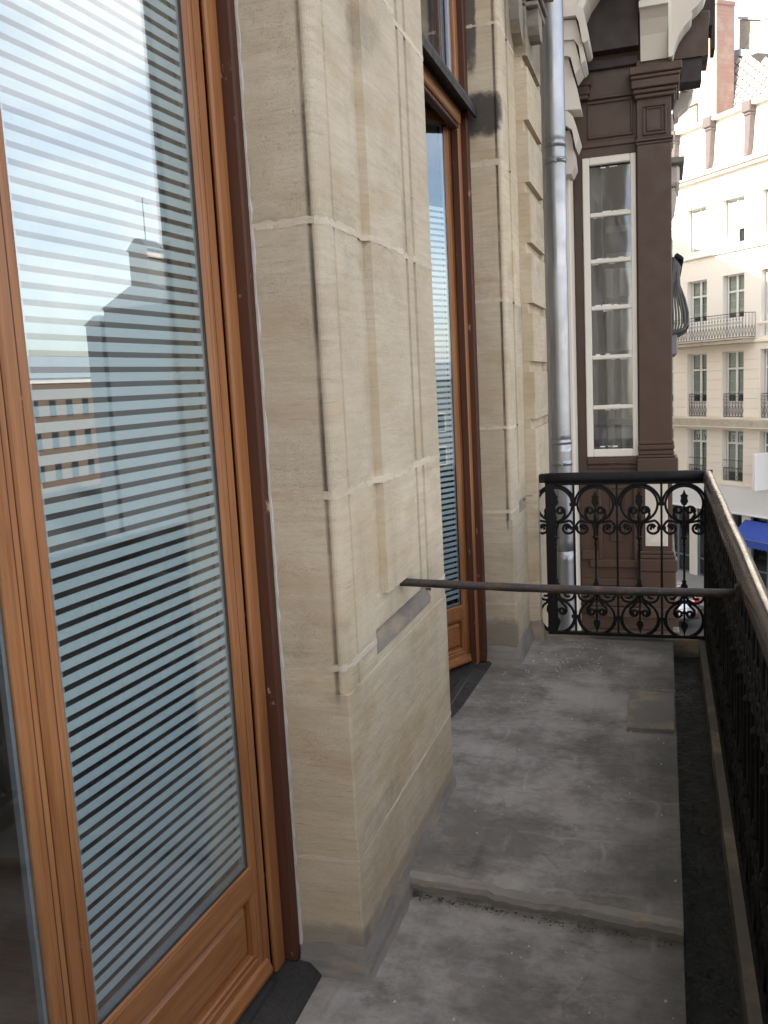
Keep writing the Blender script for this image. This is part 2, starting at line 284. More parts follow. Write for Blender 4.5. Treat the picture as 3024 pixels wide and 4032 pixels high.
# ------------------------------------------------------------------ mesh helpers
class MB:
    def __init__(s): s.v = []; s.f = []; s.sm = []
    def add(s, vs, fs, smooth=False):
        o = len(s.v); s.v += [tuple(p) for p in vs]
        for f in fs: s.f.append(tuple(i + o for i in f)); s.sm.append(smooth)
        return s
    def box(s, x0, x1, y0, y1, z0, z1, fn=None):
        if x0 > x1: x0, x1 = x1, x0
        if y0 > y1: y0, y1 = y1, y0
        if z0 > z1: z0, z1 = z1, z0
        v = [(x, y, z) for z in (z0, z1) for y in (y0, y1) for x in (x0, x1)]
        if fn: v = [fn(*p) for p in v]
        return s.add(v, [(0, 2, 3, 1), (4, 5, 7, 6), (0, 1, 5, 4), (2, 6, 7, 3), (0, 4, 6, 2), (1, 3, 7, 5)])
    def bbox(s, x0, x1, y0, y1, z0, z1, b=0.004, fn=None):
        """box with chamfered edges"""
        if x0 > x1: x0, x1 = x1, x0
        if y0 > y1: y0, y1 = y1, y0
        if z0 > z1: z0, z1 = z1, z0
        bm = bmesh.new(); bmesh.ops.create_cube(bm, size=1)
        for v in bm.verts: v.co = Vector(((x0 + x1) / 2 + v.co.x * (x1 - x0), (y0 + y1) / 2 + v.co.y * (y1 - y0), (z0 + z1) / 2 + v.co.z * (z1 - z0)))
        bmesh.ops.bevel(bm, geom=bm.edges[:], offset=min(b, (x1 - x0) / 3, (y1 - y0) / 3, (z1 - z0) / 3), segments=1, affect='EDGES')
        bm.verts.index_update(); vs = [tuple(v.co) for v in bm.verts]; fs = [[v.index for v in f.verts] for f in bm.faces]; bm.free()
        if fn: vs = [fn(*p) for p in vs]
        return s.add(vs, fs)
    def prism(s, pts, a, b, axis='z', fn=None, smooth=False):
        """polygon extruded along an axis; pts are the other two coordinates in order xyz without that axis"""
        def P(p, t):
            q = {'z': (p[0], p[1], t), 'y': (p[0], t, p[1]), 'x': (t, p[0], p[1])}[axis]
            return fn(*q) if fn else q
        n = len(pts); v = [P(p, a) for p in pts] + [P(p, b) for p in pts]
        o = len(s.v); s.v += v
        for i in range(n): s.f.append((o + i, o + (i + 1) % n, o + n + (i + 1) % n, o + n + i)); s.sm.append(smooth)
        s.f.append(tuple(o + i for i in reversed(range(n)))); s.sm.append(False); s.f.append(tuple(o + n + i for i in range(n))); s.sm.append(False)
        return s
    def tube(s, pts, r, n=8, cap=True, closed=False, flat=1.0, up=None):
        pts = [Vector(p) for p in pts]; m = len(pts); rings = []
        prev = None
        for i, p in enumerate(pts):
            if closed: t = pts[(i + 1) % m] - pts[i - 1]
            else: t = pts[min(i + 1, m - 1)] - pts[max(i - 1, 0)]
            t.normalize()
            if prev is None:
                a = Vector(up) if up else (Vector((0, 0, 1)) if abs(t.z) < 0.9 else Vector((0, 1, 0)))
                u = (a - t * a.dot(t)).normalized()
            else: u = (prev - t * prev.dot(t)).normalized()
            prev = u; w = t.cross(u); rad = r[i] if isinstance(r, (list, tuple)) else r
            rings.append([p + (u * math.cos(2 * math.pi * k / n) * flat + w * math.sin(2 * math.pi * k / n)) * rad for k in range(n)])
        o = len(s.v)
        for ring in rings: s.v += [tuple(q) for q in ring]
        for i in range(m if closed else m - 1):
            j = (i + 1) % m
            for k in range(n): s.f.append((o + i * n + k, o + i * n + (k + 1) % n, o + j * n + (k + 1) % n, o + j * n + k)); s.sm.append(True)
        if cap and not closed:
            s.f.append(tuple(o + k for k in reversed(range(n)))); s.sm.append(False)
            s.f.append(tuple(o + (m - 1) * n + k for k in range(n))); s.sm.append(False)
        return s
    def lathe(s, c, prof, n=12):
        """prof: list of (radius, z)"""
        return s.tube([(c[0], c[1], c[2] + z) for r, z in prof], [max(r, 1e-4) for r, z in prof], n)
    def build(s, name, mat, parent=None, local=False, label=None):
        me = bpy.data.meshes.new(name); v = s.v
        if parent is not None and not local:
            q = parent; off = Vector((0, 0, 0))
            while q is not None: off += q.location; q = q.parent
            v = [(a - off.x, b - off.y, c - off.z) for a, b, c in v]
        me.from_pydata(v, [], s.f); me.polygons.foreach_set('use_smooth', s.sm); me.materials.append(mat); me.update()
        bm = bmesh.new(); bm.from_mesh(me); bmesh.ops.recalc_face_normals(bm, faces=bm.faces[:]); bm.to_mesh(me); bm.free()
        o = bpy.data.objects.new(name, me); COL.objects.link(o)
        if parent is not None: o.parent = parent
        if label: o['label'] = label
        return o
def thing(name, label, cat, loc=(0, 0, 0), rotz=0.0, group=None):
    o = bpy.data.objects.new(name, None); COL.objects.link(o); o.location = loc; o.rotation_euler = (0, 0, rotz); o.empty_display_size = 0.2
    o['label'] = label; o['category'] = cat
    if group: o['group'] = group
    return o
def tag(o, label, cat, group=None):
    o['label'] = label; o['category'] = cat
    if group: o['group'] = group
    return o
def structure(o, label=None):
    o['kind'] = 'structure'
    if label: o['label'] = label
    return o
def dup(o, loc, parent=None):
    c = o.copy(); COL.objects.link(c); c.location = loc
    c.parent = parent if parent is not None else o.parent
    return c
def arc(cx, cz, r, a0, a1, n, y=0.0):
    return [(cx + r * math.cos(RAD(a0 + (a1 - a0) * i / (n - 1))), y, cz + r * math.sin(RAD(a0 + (a1 - a0) * i / (n - 1)))) for i in range(n)]
def bez(p0, p1, p2, n):
    return [((1 - t) ** 2 * p0[0] + 2 * t * (1 - t) * p1[0] + t * t * p2[0], (1 - t) ** 2 * p0[1] + 2 * t * (1 - t) * p1[1] + t * t * p2[1]) for t in [i / (n - 1) for i in range(n)]]

# ================================================================== SETTING
XF = -0.735                                   # face of our stone facade
ground_z = -7.1
g = MB().add([(-150, -150, ground_z), (250, -150, ground_z), (250, 300, ground_z), (-150, 300, ground_z)], [(0, 1, 2, 3)]).build('street', M_ASPHALT); structure(g)

# balcony floor: near slab, far slab one step up, edge gutter
fl = MB()
nseg = 14
fl.add([(-1.02, -1.6, 0.0), (0.043, -1.6, 0.0), (0.043, 2.30, 0.0), (-0.70, 2.38, 0.0), (-1.02, 2.38, 0.0)], [(0, 1, 2, 3, 4)])
fl.add([(0.043, -1.6, 0.0), (0.043, -1.6, -0.16), (0.043, 2.3, -0.16), (0.043, 2.3, 0.0)], [(0, 1, 2, 3)])
floor = fl.build('balcony_floor', M_DECK); structure(floor)
b = MB()
pf = [(2.352, -0.02), (2.340, 0.030), (2.343, 0.046), (2.355, 0.053), (2.385, 0.055), (5.02, 0.008), (5.02, -0.16), (2.36, -0.16)]
xs = [-1.02 + (0.0435 + 1.02) * i / 44 for i in range(45)]; b = MB(); n_ = len(pf); wav = 0.0
for x in xs:
    wav = wav * 0.7 + random.gauss(0, 0.0022)
    for q, (y, z) in enumerate(pf):
        near = y < 2.5 and z > -0.1
        b.v.append((x, y + (-0.105 * (x + 0.735) if y < 2.5 else 0) + ((wav + random.gauss(0, 0.0012)) if near else 0), z + ((random.gauss(0, 0.0012) + 0.4 * wav) if near and z > 0.02 else 0)))
for i in range(44):
    for q in range(n_): b.f.append((i * n_ + q, i * n_ + (q + 1) % n_, (i + 1) * n_ + (q + 1) % n_, (i + 1) * n_ + q)); b.sm.append(q in (1, 2))
b.f.append(tuple(range(n_))); b.sm.append(False); b.f.append(tuple(44 * n_ + q for q in range(n_))); b.sm.append(False)
b.build('stepped_slab', M_DECK, floor)
rs_ = MB()
for i in range(45):
    for q, (dy, dz) in enumerate(((-0.003, 0.019), (-0.0035, 0.0), (-0.0025, 0.001), (-0.001, 0.0025), (0.012, 0.0022))):
        x, y, z = b.v[i * n_ + min(q, 3)]; rs_.v.append((x, y + dy + random.gauss(0, 0.0008), z + dz + (random.gauss(0, 0.0005) if q else 0)))
for i in range(44):
    for q in range(4): rs_.f.append((i * 5 + q, i * 5 + 5 + q, i * 5 + 6 + q, i * 5 + 1 + q)); rs_.sm.append(False)
rs_.build('step_nosing', M_STEP, floor, label='paler cement nosing along the step edge')
MB().prism([(-0.150, 3.605), (0.035, 3.615), (0.038, 4.05), (-0.152, 4.052)], 0.0, 0.050, 'z').build('repair_patch', M_PATCH, floor)
MB().box(0.0435, 0.178, -1.6, 5.0, -0.16, -0.075).build('gutter_channel', M_MOSS, floor)
MB().box(0.178, 0.30, -1.6, 5.10, -0.30, 0.018).build('edge_curb', M_CURB, floor)
MB().box(-0.735, 0.178, 4.985, 5.10, -0.30, 0.022).build('edge_curb', M_CURB, floor)
MB().box(-1.0, 0.178, -1.6, 4.985, -0.32, -0.161).build('balcony_slab', M_SKIRT, floor)
# loose matter: litter in the gutter and along the step, pale grit on the slab
lt = MB()
for i in range(900):
    x, y = random.uniform(0.05, 0.175), random.uniform(0.6, 4.97); z = -0.072 + random.uniform(0, 0.012); r = random.uniform(0.003, 0.012); a = random.uniform(0, 6.3); t = random.uniform(-0.4, 0.4)
    lt.add([(x + r * math.cos(a), y + r * math.sin(a), z), (x - 0.3 * r * math.sin(a), y + 0.3 * r * math.cos(a), z + r * 0.5), (x - r * math.cos(a), y - r * math.sin(a), z + t * r), (x + 0.3 * r * math.sin(a), y - 0.3 * r * math.cos(a), z)], [(0, 1, 2, 3)])
for i in range(420):
    x = -0.71 + 0.74 * random.random() ** 1.6; y = 2.338 - 0.105 * (x + 0.735) - abs(random.gauss(0, 0.013)); z = random.uniform(0.001, 0.005); r = random.uniform(0.0015, 0.006); a = random.uniform(0, 6.3)
    lt.add([(x + r * math.cos(a), y + r * math.sin(a), z), (x - 0.4 * r * math.sin(a), y + 0.4 * r * math.cos(a), z + r * 0.6), (x - r * math.cos(a), y - r * math.sin(a), z)], [(0, 1, 2)])
o = lt.build('leaf_litter', M_DEBRIS); o['kind'] = 'stuff'; o['label'] = 'dark leaf litter lying in the gutter and against the step'
gr = MB()
def deckz(y): return 0.0 if y < 2.3 else 0.055 - (y - 2.385) / (5.02 - 2.385) * 0.047
for i in range(230):
    x = random.uniform(-0.68, 0.03); y = random.uniform(1.2, 4.95) if i < 170 else random.gauss(4.55, 0.2); x = x if i < 170 else random.uniform(-0.66, -0.2)
    if 2.2 < y < 2.42 or y > 4.96: continue
    r = random.uniform(0.0012, 0.0048); z = deckz(y)
    gr.add([(x + r, y, z), (x - r * .6, y + r, z), (x - r * .7, y - r, z), (x, y, z + r * 1.4)], [(0, 1, 3), (1, 2, 3), (2, 0, 3)])
o = gr.build('pale_grit', M_GRIT); o['kind'] = 'stuff'; o['label'] = 'pale grit and flakes scattered on the balcony floor'

# ================================================================== OUR STONE FACADE
FAC = thing('stone_facade', 'pale limestone house front with carved pilasters between the two wooden windows', 'stone facade', (-0.735, 1.945, 0))
bead = bez((-0.757, 1.945), (-0.731, 1.939), (-0.735, 2.022), 9)
P1_UP = [(-1.05, 1.945), (-0.770, 1.945), (-0.766, 1.957), (-0.7595, 1.957)] + bead + [(-0.7405, 2.026), (-0.7405, 2.032), (-0.735, 2.036)]
FRONT_PANEL = [(-0.735, 2.198), (-0.742, 2.203), (-0.742, 2.262), (-0.7215, 2.267), (-0.7215, 2.575), (-0.738, 2.598)]
GROOVES = [(-0.738, 2.655), (-0.753, 2.660), (-0.753, 2.676), (-0.738, 2.680), (-0.738, 2.738), (-0.753, 2.743), (-0.753, 2.762), (-0.738, 2.767)]
P1_END = [(-0.738, 2.971), (-0.742, 2.977), (-1.05, 2.977)]
P1_FULL = P1_UP + FRONT_PANEL + GROOVES + P1_END
P1_NOPANEL = P1_UP + [(-0.737, 2.2)] + GROOVES + P1_END
P1_LOW = [(-1.05, 1.945), (-0.738, 1.945), (-0.733, 1.950), (-0.735, 2.2), (-0.735, 2.971), (-0.739, 2.977), (-1.05, 2.977)]
P1_LOWB = P1_UP + [(-0.737, 2.2)] + P1_END
P1_SLOT = P1_UP + [(-0.737, 2.186), (-0.775, 2.186), (-0.775, 2.770), (-0.738, 2.770)] + P1_END
G = 0.004
def block(segs, parent=FAC, mat=M_STONE):
    m = MB()
    for poly, a, c in segs: m.prism(poly, a, c, 'z')
    return m.build('stone_block', mat, parent)
block([(P1_LOW, 0.0, 0.315 - G)])
block([(P1_LOW, 0.315 + G, 0.752), (P1_LOWB, 0.752, 0.777), (P1_SLOT, 0.777, 0.82 - G)])
block([(P1_SLOT, 0.82 + G, 0.848), (P1_NOPANEL, 0.848, 0.932), (P1_FULL, 0.932, 1.244 - G)])
zs = [1.244, 1.875, 2.535, 3.16]
for a, c in zip(zs[:-1], zs[1:]): block([(P1_FULL, a + G, c - G)])
block([(P1_FULL, 3.16 + G, 4.2)])
# grey strip set in the slot
MB().prism([(-0.772, 0.779), (-0.7375, 0.779), (-0.7400, 0.792), (-0.758, 0.843), (-0.772, 0.846)], 2.188, 2.768, 'y').build('slate_strip', M_SLOT, FAC, label='grey slate strip let into the pilaster')
# pilaster beyond the second window
Y2 = 4.46
bead2 = bez((-0.757, Y2), (-0.731, Y2 - 0.005), (-0.735, Y2 + 0.055), 8)
P2_UP = [(-1.05, Y2), (-0.770, Y2), (-0.766, Y2 + 0.012), (-0.7595, Y2 + 0.012)] + bead2 + [(-0.740, Y2 + 0.059), (-0.735, Y2 + 0.066)]
P2_GR = [(-0.735, 4.655), (-0.757, 4.660), (-0.757, 4.700), (-0.735, 4.706)]
P2_FULL = P2_UP + P2_GR + [(-0.735, 4.94), (-1.05, 4.94)]
P2_NOGR = P2_UP + [(-0.735, 4.94), (-1.05, 4.94)]
P2_SLOT = P2_UP + [(-0.735, 4.67), (-0.765, 4.67), (-0.765, 4.90), (-0.735, 4.90), (-0.735, 4.94), (-1.05, 4.94)]
P2_LOW = [(-1.05, Y2), (-0.739, Y2), (-0.734, Y2 + 0.006), (-0.735, 4.94), (-1.05, 4.94)]
block([(P2_LOW, 0.0, 0.335 - G)])
block([(P2_LOW, 0.335 + G, 0.775), (P2_SLOT, 0.775, 0.82 - G)])
block([(P2_SLOT, 0.82 + G, 0.842), (P2_NOGR, 0.842, 0.932), (P2_FULL, 0.932, 1.247 - G)])
zs2 = [1.247, 1.878, 2.53, 3.16]
for a, c in zip(zs2[:-1], zs2[1:]): block([(P2_FULL, a + G, c - G)])
block([(P2_FULL, 3.16 + G, 4.2)])
MB().prism([(-0.763, 0.777), (-0.737, 0.777), (-0.739, 0.79), (-0.750, 0.836), (-0.763, 0.84)], 4.672, 4.898, 'y').build('slate_strip', M_SLOT, FAC)
# rusticated quoin stack
def qpoly(x1, y0, y1): return [(-1.05, y0), (x1 - 0.004, y0), (x1, y0 + 0.004), (x1, y1 - 0.004), (x1 - 0.004, y1), (-1.05, y1)]
MB().prism(qpoly(-0.673, 4.94, 5.49), 0.0, 0.834).build('quoin_block', M_STONE, FAC)
MB().prism(qpoly(-0.672, 4.94, 5.49), 0.838, 1.210).build('quoin_block', M_STONE, FAC)
qb = [1.265, 1.578, 1.892, 2.208, 2.521, 2.835, 3.153, 3.47]
for i in range(len(qb) - 1):
    q = MB().prism(qpoly(-0.670, 4.94, 5.49), qb[i], qb[i + 1] - 0.055).build('quoin_block', M_STONE, FAC)
for zb in [1.2375] + [z - 0.0275 for z in qb[1:-1]]:
    MB().prism(qpoly(-0.696, 4.942, 5.470), zb - 0.0275, zb + 0.0275).build('recessed_joint', M_STONE, FAC)
    MB().box(-0.699, -0.672, 5.452, 5.47, zb - 0.027, zb + 0.02).build('mortar_dab', M_MORTAR, FAC)
# consoles and fillets under the cornice, darkened for soot and recess shadow
MB().prism([(4.80, 3.336), (4.815, 3.29), (4.86, 3.24), (4.939, 3.205), (4.939, 3.415), (4.80, 3.415)], -0.738, -0.686, 'x').build('console', M_SOOTSHADE, FAC)
MB().prism([(4.985, 3.36), (4.992, 3.31), (5.02, 3.272), (5.06, 3.255), (5.14, 3.262), (5.14, 3.388), (4.985, 3.388)], -0.672, -0.612, 'x').build('console', M_SOOTSHADE, FAC)
for (x1, y0, y1, z0, z1, mt) in ((-0.703, 4.56, 4.938, 3.42, 3.455, M_SOOTSHADE), (-0.690, 4.54, 4.938, 3.475, 3.53, M_SOOTSHADE), (-0.672, 4.52, 4.938, 3.55, 3.66, M_SOOTSHADE), (-0.606, 4.94, 5.25, 3.390, 3.412, M_SOOTSHADE), (-0.592, 4.935, 5.24, 3.428, 3.450, M_SOOTSHADE), (-0.545, 4.95, 5.14, 3.462, 3.560, M_SOOTSHADE), (-0.535, 4.93, 5.10, 3.578, 3.60, M_SOOTSHADE)):
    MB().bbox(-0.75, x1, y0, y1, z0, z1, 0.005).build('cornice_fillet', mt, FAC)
MB().box(-0.74, -0.668, 4.945, 5.49, 3.417, 4.2).build('frieze_block', M_STONE, FAC)
# mortar joints
def joint(path, z, w=0.008, proud=0.0006):
    pts = []
    for (a, b_) in zip(path[:-1], path[1:]):
        L = math.dist(a, b_); n = max(1, int(L / 0.018))
        for i in range(n): pts.append((a[0] + (b_[0] - a[0]) * i / n, a[1] + (b_[1] - a[1]) * i / n))
    pts.append(path[-1]); m = MB(); V_ = []; n = len(pts); zo = 0
    for i, p in enumerate(pts):
        q0, q1 = pts[max(0, i - 1)], pts[min(n - 1, i + 1)]; tx, ty = q1[0] - q0[0], q1[1] - q0[1]; l = math.hypot(tx, ty) or 1
        nx, ny = ty / l, -tx / l
        zo = zo * 0.75 + random.gauss(0, 0.0007)
        pr = proud + random.uniform(-0.0010, 0.0008); up = w * random.uniform(0.5, 1.15); lo = w * random.uniform(0.75, 1.0)
        V_ += [(p[0] + nx * pr, p[1] + ny * pr, z + zo - lo), (p[0] + nx * pr, p[1] + ny * pr, z + zo + up), (p[0] - nx * 0.012, p[1] - ny * 0.012, z + zo - lo), (p[0] - nx * 0.012, p[1] - ny * 0.012, z + zo + up)]
    F_ = []
    for i in range(n - 1):
        a, c = 4 * i, 4 * (i + 1); F_ += [(a, c, c + 1, a + 1), (a + 1, c + 1, c + 3, a + 3), (a, a + 2, c + 2, c)]
    m.add(V_, F_); return m.build('mortar_joint', M_MORTAR, FAC)
jp_up = [(-0.908, 1.945), (-0.768, 1.945), (-0.757, 1.945)] + bead[1:] + [(-0.735, 2.198), (-0.740, 2.24), (-0.7215, 2.267), (-0.7215, 2.575), (-0.738, 2.598), (-0.738, 2.976)]
jp_lo = [(-0.908, 1.945), (-0.735, 1.945), (-0.735, 2.976)]
jp_mid = [(-0.908, 1.945), (-0.768, 1.945), (-0.757, 1.945)] + bead[1:] + [(-0.735, 2.184)]
joint(jp_lo, 0.315, 0.005, 0.001); joint(jp_mid, 0.82, 0.009); joint([(-0.7365, 2.772), (-0.7365, 2.976)], 0.82, 0.009); joint(jp_up, 1.244, 0.011); joint(jp_up, 1.875, 0.010); joint(jp_up, 2.535, 0.010); joint(jp_up, 3.16, 0.009)
jq_up = [(-0.908, Y2), (-0.757, Y2)] + bead2[1:] + [(-0.735, 4.652)]
jq_b = [(-0.735, 4.71), (-0.735, 4.938)]
jq_lo = [(-0.908, Y2), (-0.735, Y2), (-0.735, 4.938)]
joint(jq_lo, 0.335, 0.008); joint(jq_up[:-1] + [(-0.735, 4.665)], 0.82, 0.010)
for z in (1.247, 1.878, 2.53, 3.16): joint(jq_up, z, 0.016 if z == 2.53 else 0.009); joint(jq_b, z, 0.010)
joint([(-0.70, 4.94), (-0.672, 4.94), (-0.672, 5.49)], 0.836, 0.004, 0.001)
# irregular pale mortar bead between frame and stone
def vbead(y, z0, z1, x=-0.906):
    n = int((z1 - z0) / 0.03); V_ = []
    for i in range(n + 1):
        z = z0 + (z1 - z0) * i / n; w = random.uniform(0.0005, 0.006); t = random.uniform(0.002, 0.006)
        V_ += [(x - 0.012, y - 0.001, z), (x - 0.010, y - t, z), (x + w * 0.6, y - t, z), (x + w, y - 0.0005, z)]
    F_ = []
    for i in range(n):
        a, c = 4 * i, 4 * i + 4
        for k in range(3): F_.append((a + k, a + k + 1, c + k + 1, c + k))
    MB().add(V_, F_).build('mortar_bead', M_WHITEMORTAR, FAC)
vbead(1.945, 0.07, 3.6); vbead(Y2, 0.07, 3.6)
# cement skirting at the foot of the pilasters
def skirt(path, zt, out, z0=-0.01):
    V_ = []; n = len(path)
    for i, p in enumerate(path):
        q0, q1 = path[max(0, i - 1)], path[min(n - 1, i + 1)]
        d0 = (p[0] - q0[0], p[1] - q0[1]) if i else (q1[0] - p[0], q1[1] - p[1]); d1 = (q1[0] - p[0], q1[1] - p[1]) if i < n - 1 else d0
        n0 = (d0[1] / (math.hypot(*d0) or 1), -d0[0] / (math.hypot(*d0) or 1)); n1 = (d1[1] / (math.hypot(*d1) or 1), -d1[0] / (math.hypot(*d1) or 1))
        nx, ny = n0[0] + n1[0], n0[1] + n1[1]; l = math.hypot(nx, ny); sc = 2 / (l * l); nx *= sc; ny *= sc
        j = random.uniform(-0.008, 0.008); oo = out * random.uniform(0.85, 1.15)
        V_ += [(p[0] - nx * 0.004, p[1] - ny * 0.004, zt + j + 0.004), (p[0] + nx * 0.001, p[1] + ny * 0.001, zt + j), (p[0] + nx * oo * 0.6, p[1] + ny * oo * 0.6, zt * 0.45), (p[0] + nx * oo * 0.75, p[1] + ny * oo * 0.75, zt * 0.2), (p[0] + nx * oo * 1.15, p[1] + ny * oo * 1.15, z0)]
    F_ = []
    for i in range(n - 1):
        for k in range(4): F_.append((5 * i + k, 5 * i + 5 + k, 5 * i + 6 + k, 5 * i + 1 + k))
    MB().add(V_, F_).build('cement_skirting', M_SKIRT, FAC)
def dens(path, step=0.05):
    r = []
    for a, c in zip(path[:-1], path[1:]):
        n = max(1, int(math.dist(a, c) / step)); r += [(a[0] + (c[0] - a[0]) * i / n, a[1] + (c[1] - a[1]) * i / n) for i in range(n)]
    return r + [path[-1]]
skirt(dens([(-0.905, 1.945), (-0.735, 1.945), (-0.735, 2.977)]), 0.085, 0.024)
skirt(dens([(-0.905, Y2), (-0.735, Y2), (-0.735, 4.94)]), 0.105, 0.030)
skirt(dens([(-0.735, 4.94), (-0.673, 4.94), (-0.673, 5.0)], 0.02), 0.12, 0.025)
# wall masses: pier before the first window, lintels and the storeys above, wall below
MB().box(-1.05, -0.736, -3.0, 0.42, -0.3, 4.2).build('wall_pier', M_STONE, FAC)
MB().box(-1.05, -0.80, 0.42, 1.945, 3.62, 4.2).build('window_lintel', M_STONE, FAC)
MB().box(-1.05, -0.80, 2.977, 4.46, 3.62, 4.2).build('window_lintel', M_STONE, FAC)
MB().box(-9.0, -0.745, -9.0, 5.49, 4.21, 11.0).build('upper_storeys', M_STONE, FAC)
MB().box(-9.0, -0.76, -9.0, 5.49, ground_z, -0.33).build('lower_storeys', M_STONE, FAC)
MB().box(-9.0, -6.0, -9.0, 5.49, -0.33, 4.21).build('rear_wall', M_STONE, FAC)
MB().box(-6.0, -1.06, 5.2, 5.49, -0.33, 4.21).build('party_wall', M_STONE, FAC)
MB().box(-6.0, -0.76, -9.0, -3.01, -0.33, 4.21).build('wall_pier', M_STONE, FAC)
# room behind the windows
rm = MB(); rm.box(-5.5, -1.06, -3.0, 5.15, 3.9, 4.0); structure(rm.build('interior_ceiling', M_CURTAIN))
structure(MB().box(-5.5, -0.985, -3.0, 5.15, -0.1, 0.028).build('interior_floor', M_PARQUET))
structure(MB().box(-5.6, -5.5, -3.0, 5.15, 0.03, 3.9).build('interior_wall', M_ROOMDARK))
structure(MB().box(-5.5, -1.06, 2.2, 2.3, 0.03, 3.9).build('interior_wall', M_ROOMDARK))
structure(MB().box(-5.5, -1.06, 5.05, 5.15, 0.03, 3.9).build('interior_wall', M_CURTAIN))
structure(MB().box(-1.16, -1.06, 1.98, 2.94, 0.03, 3.9).build('interior_wall', M_CURTAIN))

# sills
for y0, y1 in ((0.42, 1.944), (2.978, Y2 - 0.001)):
    MB().prism([(-1.0, -0.1), (-0.835, -0.1), (-0.846, 0.004), (-0.878, 0.030), (-0.925, 0.036), (-1.0, 0.036)], y0, y1, 'y').build('window_sill', M_SILL, FAC)

# ================================================================== FRENCH WINDOWS
def leaf(win, hx, hy, ang, length, far, ztop, film_top, film=(0.0805, None), fw=0.046):
    """one leaf; far=True: hinged at its far end. s runs from the hinge, t outward"""
    a = RAD(ang); sg = -1 if far else 1
    d = Vector((-math.sin(a), sg * math.cos(a))); nrm = Vector((math.cos(a), sg * math.sin(a) * 1.0))
    if nrm.dot(Vector((1, 0))) < 0: nrm = -nrm
    nrm = Vector((-d.y, d.x)); nrm = nrm if nrm.x > 0 else -nrm
    def fn(s, t, z): return (hx + d.x * s + nrm.x * t, hy + d.y * s + nrm.y * t, z)
    T = 0.052; z0 = 0.05
    for (s0, s1) in ((0.0, 0.050), (length - fw, length)):
        m = MB().bbox(s0, s1, -T, 0, z0, ztop, 0.004, fn); o = m.build('leaf_stile', M_WOODV, win)
        mid = s0 + 0.034 if s0 == 0 else s0 + 0.012
        MB().box(mid, mid + 0.0022, -0.003, 0.0004, z0 + 0.02, ztop - 0.01, fn).build('groove_shade_line', M_WOODD, o)  # raised dark strip paints in the shade of a routed groove
        m2 = MB(); inner = s1 if s0 == 0 else s0; sd = 1 if s0 == 0 else -1
        pr = [(inner - sd * 0.002, -0.003), (inner + sd * 0.005, -0.0015), (inner + sd * 0.011, -0.004), (inner + sd * 0.018, -0.0085), (inner + sd * 0.018, -0.03), (inner - sd * 0.002, -0.03)]
        m2.prism(pr, z0 + 0.075, ztop - 0.06, 'z', fn); m2.build('glazing_bead', M_WOODV, o)
    s0, s1 = 0.050, length - fw
    MB().bbox(s0, s1, -T, -0.0015, z0, 0.122, 0.003, fn).build('bottom_rail', M_WOODH, win)
    MB().prism([(-0.002, 0.058), (0.014, 0.060), (0.016, 0.072), (0.006, 0.094), (-0.002, 0.100)], 0.02, length - 0.02, 'x', lambda x, y, z: fn(x, y, z)).build('weather_bar', M_WOODH, win)
    MB().bbox(s0, s1, -T, -0.0015, 0.292, 0.356, 0.003, fn).build('middle_rail', M_WOODH, win)
    MB().prism([(-0.0015, 0.350), (-0.003, 0.360), (-0.007, 0.366), (-0.03, 0.366), (-0.03, 0.350)], s0, s1, 'x', fn).build('glazing_bead', M_WOODH, win)
    MB().bbox(s0, s1, -T, -0.0015, ztop - 0.048, ztop, 0.003, fn).build('top_rail', M_WOODH, win)
    pn = MB().box(s0, s1, -0.036, -0.026, 0.122, 0.292, fn).build('lower_panel', M_WOODH, win)
    rp = MB(); o0 = [(s0 + 0.024, 0.145), (s1 - 0.024, 0.145), (s1 - 0.024, 0.270), (s0 + 0.024, 0.270)]; o1 = [(s0 + 0.036, 0.157), (s1 - 0.036, 0.157), (s1 - 0.036, 0.258), (s0 + 0.036, 0.258)]
    rp.add([fn(x, -0.0262, z) for x, z in o0] + [fn(x, -0.014, z) for x, z in o1], [(0, 1, 5, 4), (1, 2, 6, 5), (2, 3, 7, 6), (3, 0, 4, 7), (4, 5, 6, 7)]); rp.build('raised_field', M_WOODH, pn)
    for (a0, a1, c0, c1) in ((s0, s1, 0.122, 0.134), (s0, s1, 0.280, 0.292), (s0, s0 + 0.012, 0.134, 0.28), (s1 - 0.012, s1, 0.134, 0.28)):
        MB().bbox(a0, a1, -0.030, -0.008, c0, c1, 0.004, fn).build('panel_moulding', M_WOODH, pn)
    # double glazing: outer pane, spacer, film on the inner face
    gs0, gs1, gz0, gz1 = 0.0675, length - fw - 0.016, 0.3655, ztop - 0.048
    pane = MB().box(gs0, gs1, -0.0105, -0.0065, gz0, gz1, fn).build('glass_pane', M_GLASS, win)
    for (a0, a1, c0, c1) in ((gs0 + 0.001, gs0 + 0.011, gz0, gz1), (gs1 - 0.011, gs1 - 0.001, gz0, gz1), (gs0 + 0.011, gs1 - 0.011, gz0, gz0 + 0.011), (gs0 + 0.011, gs1 - 0.011, gz1 - 0.011, gz1)):
        MB().box(a0, a1, -0.0230, -0.0125, c0, c1, fn).build('spacer_bar', M_ALU, pane)
    MB().box(gs0, gs0 + 0.003, -0.0108, -0.0060, gz0, gz1, fn).build('glazing_seal', M_RUBBER, pane)
    MB().box(gs0, gs1, -0.0108, -0.0060, gz0, gz0 + 0.003, fn).build('glazing_seal', M_RUBBER, pane)
    f0, f1 = film[0], film[1] or length - fw - 0.022
    z = 0.4035; per = 0.02745
    while z + 0.017 < film_top:
        MB().box(f0, f1, -0.0118, -0.0113, z, z + 0.0170, fn).build('film_stripe', M_FILM, pane); z += per
    return fn

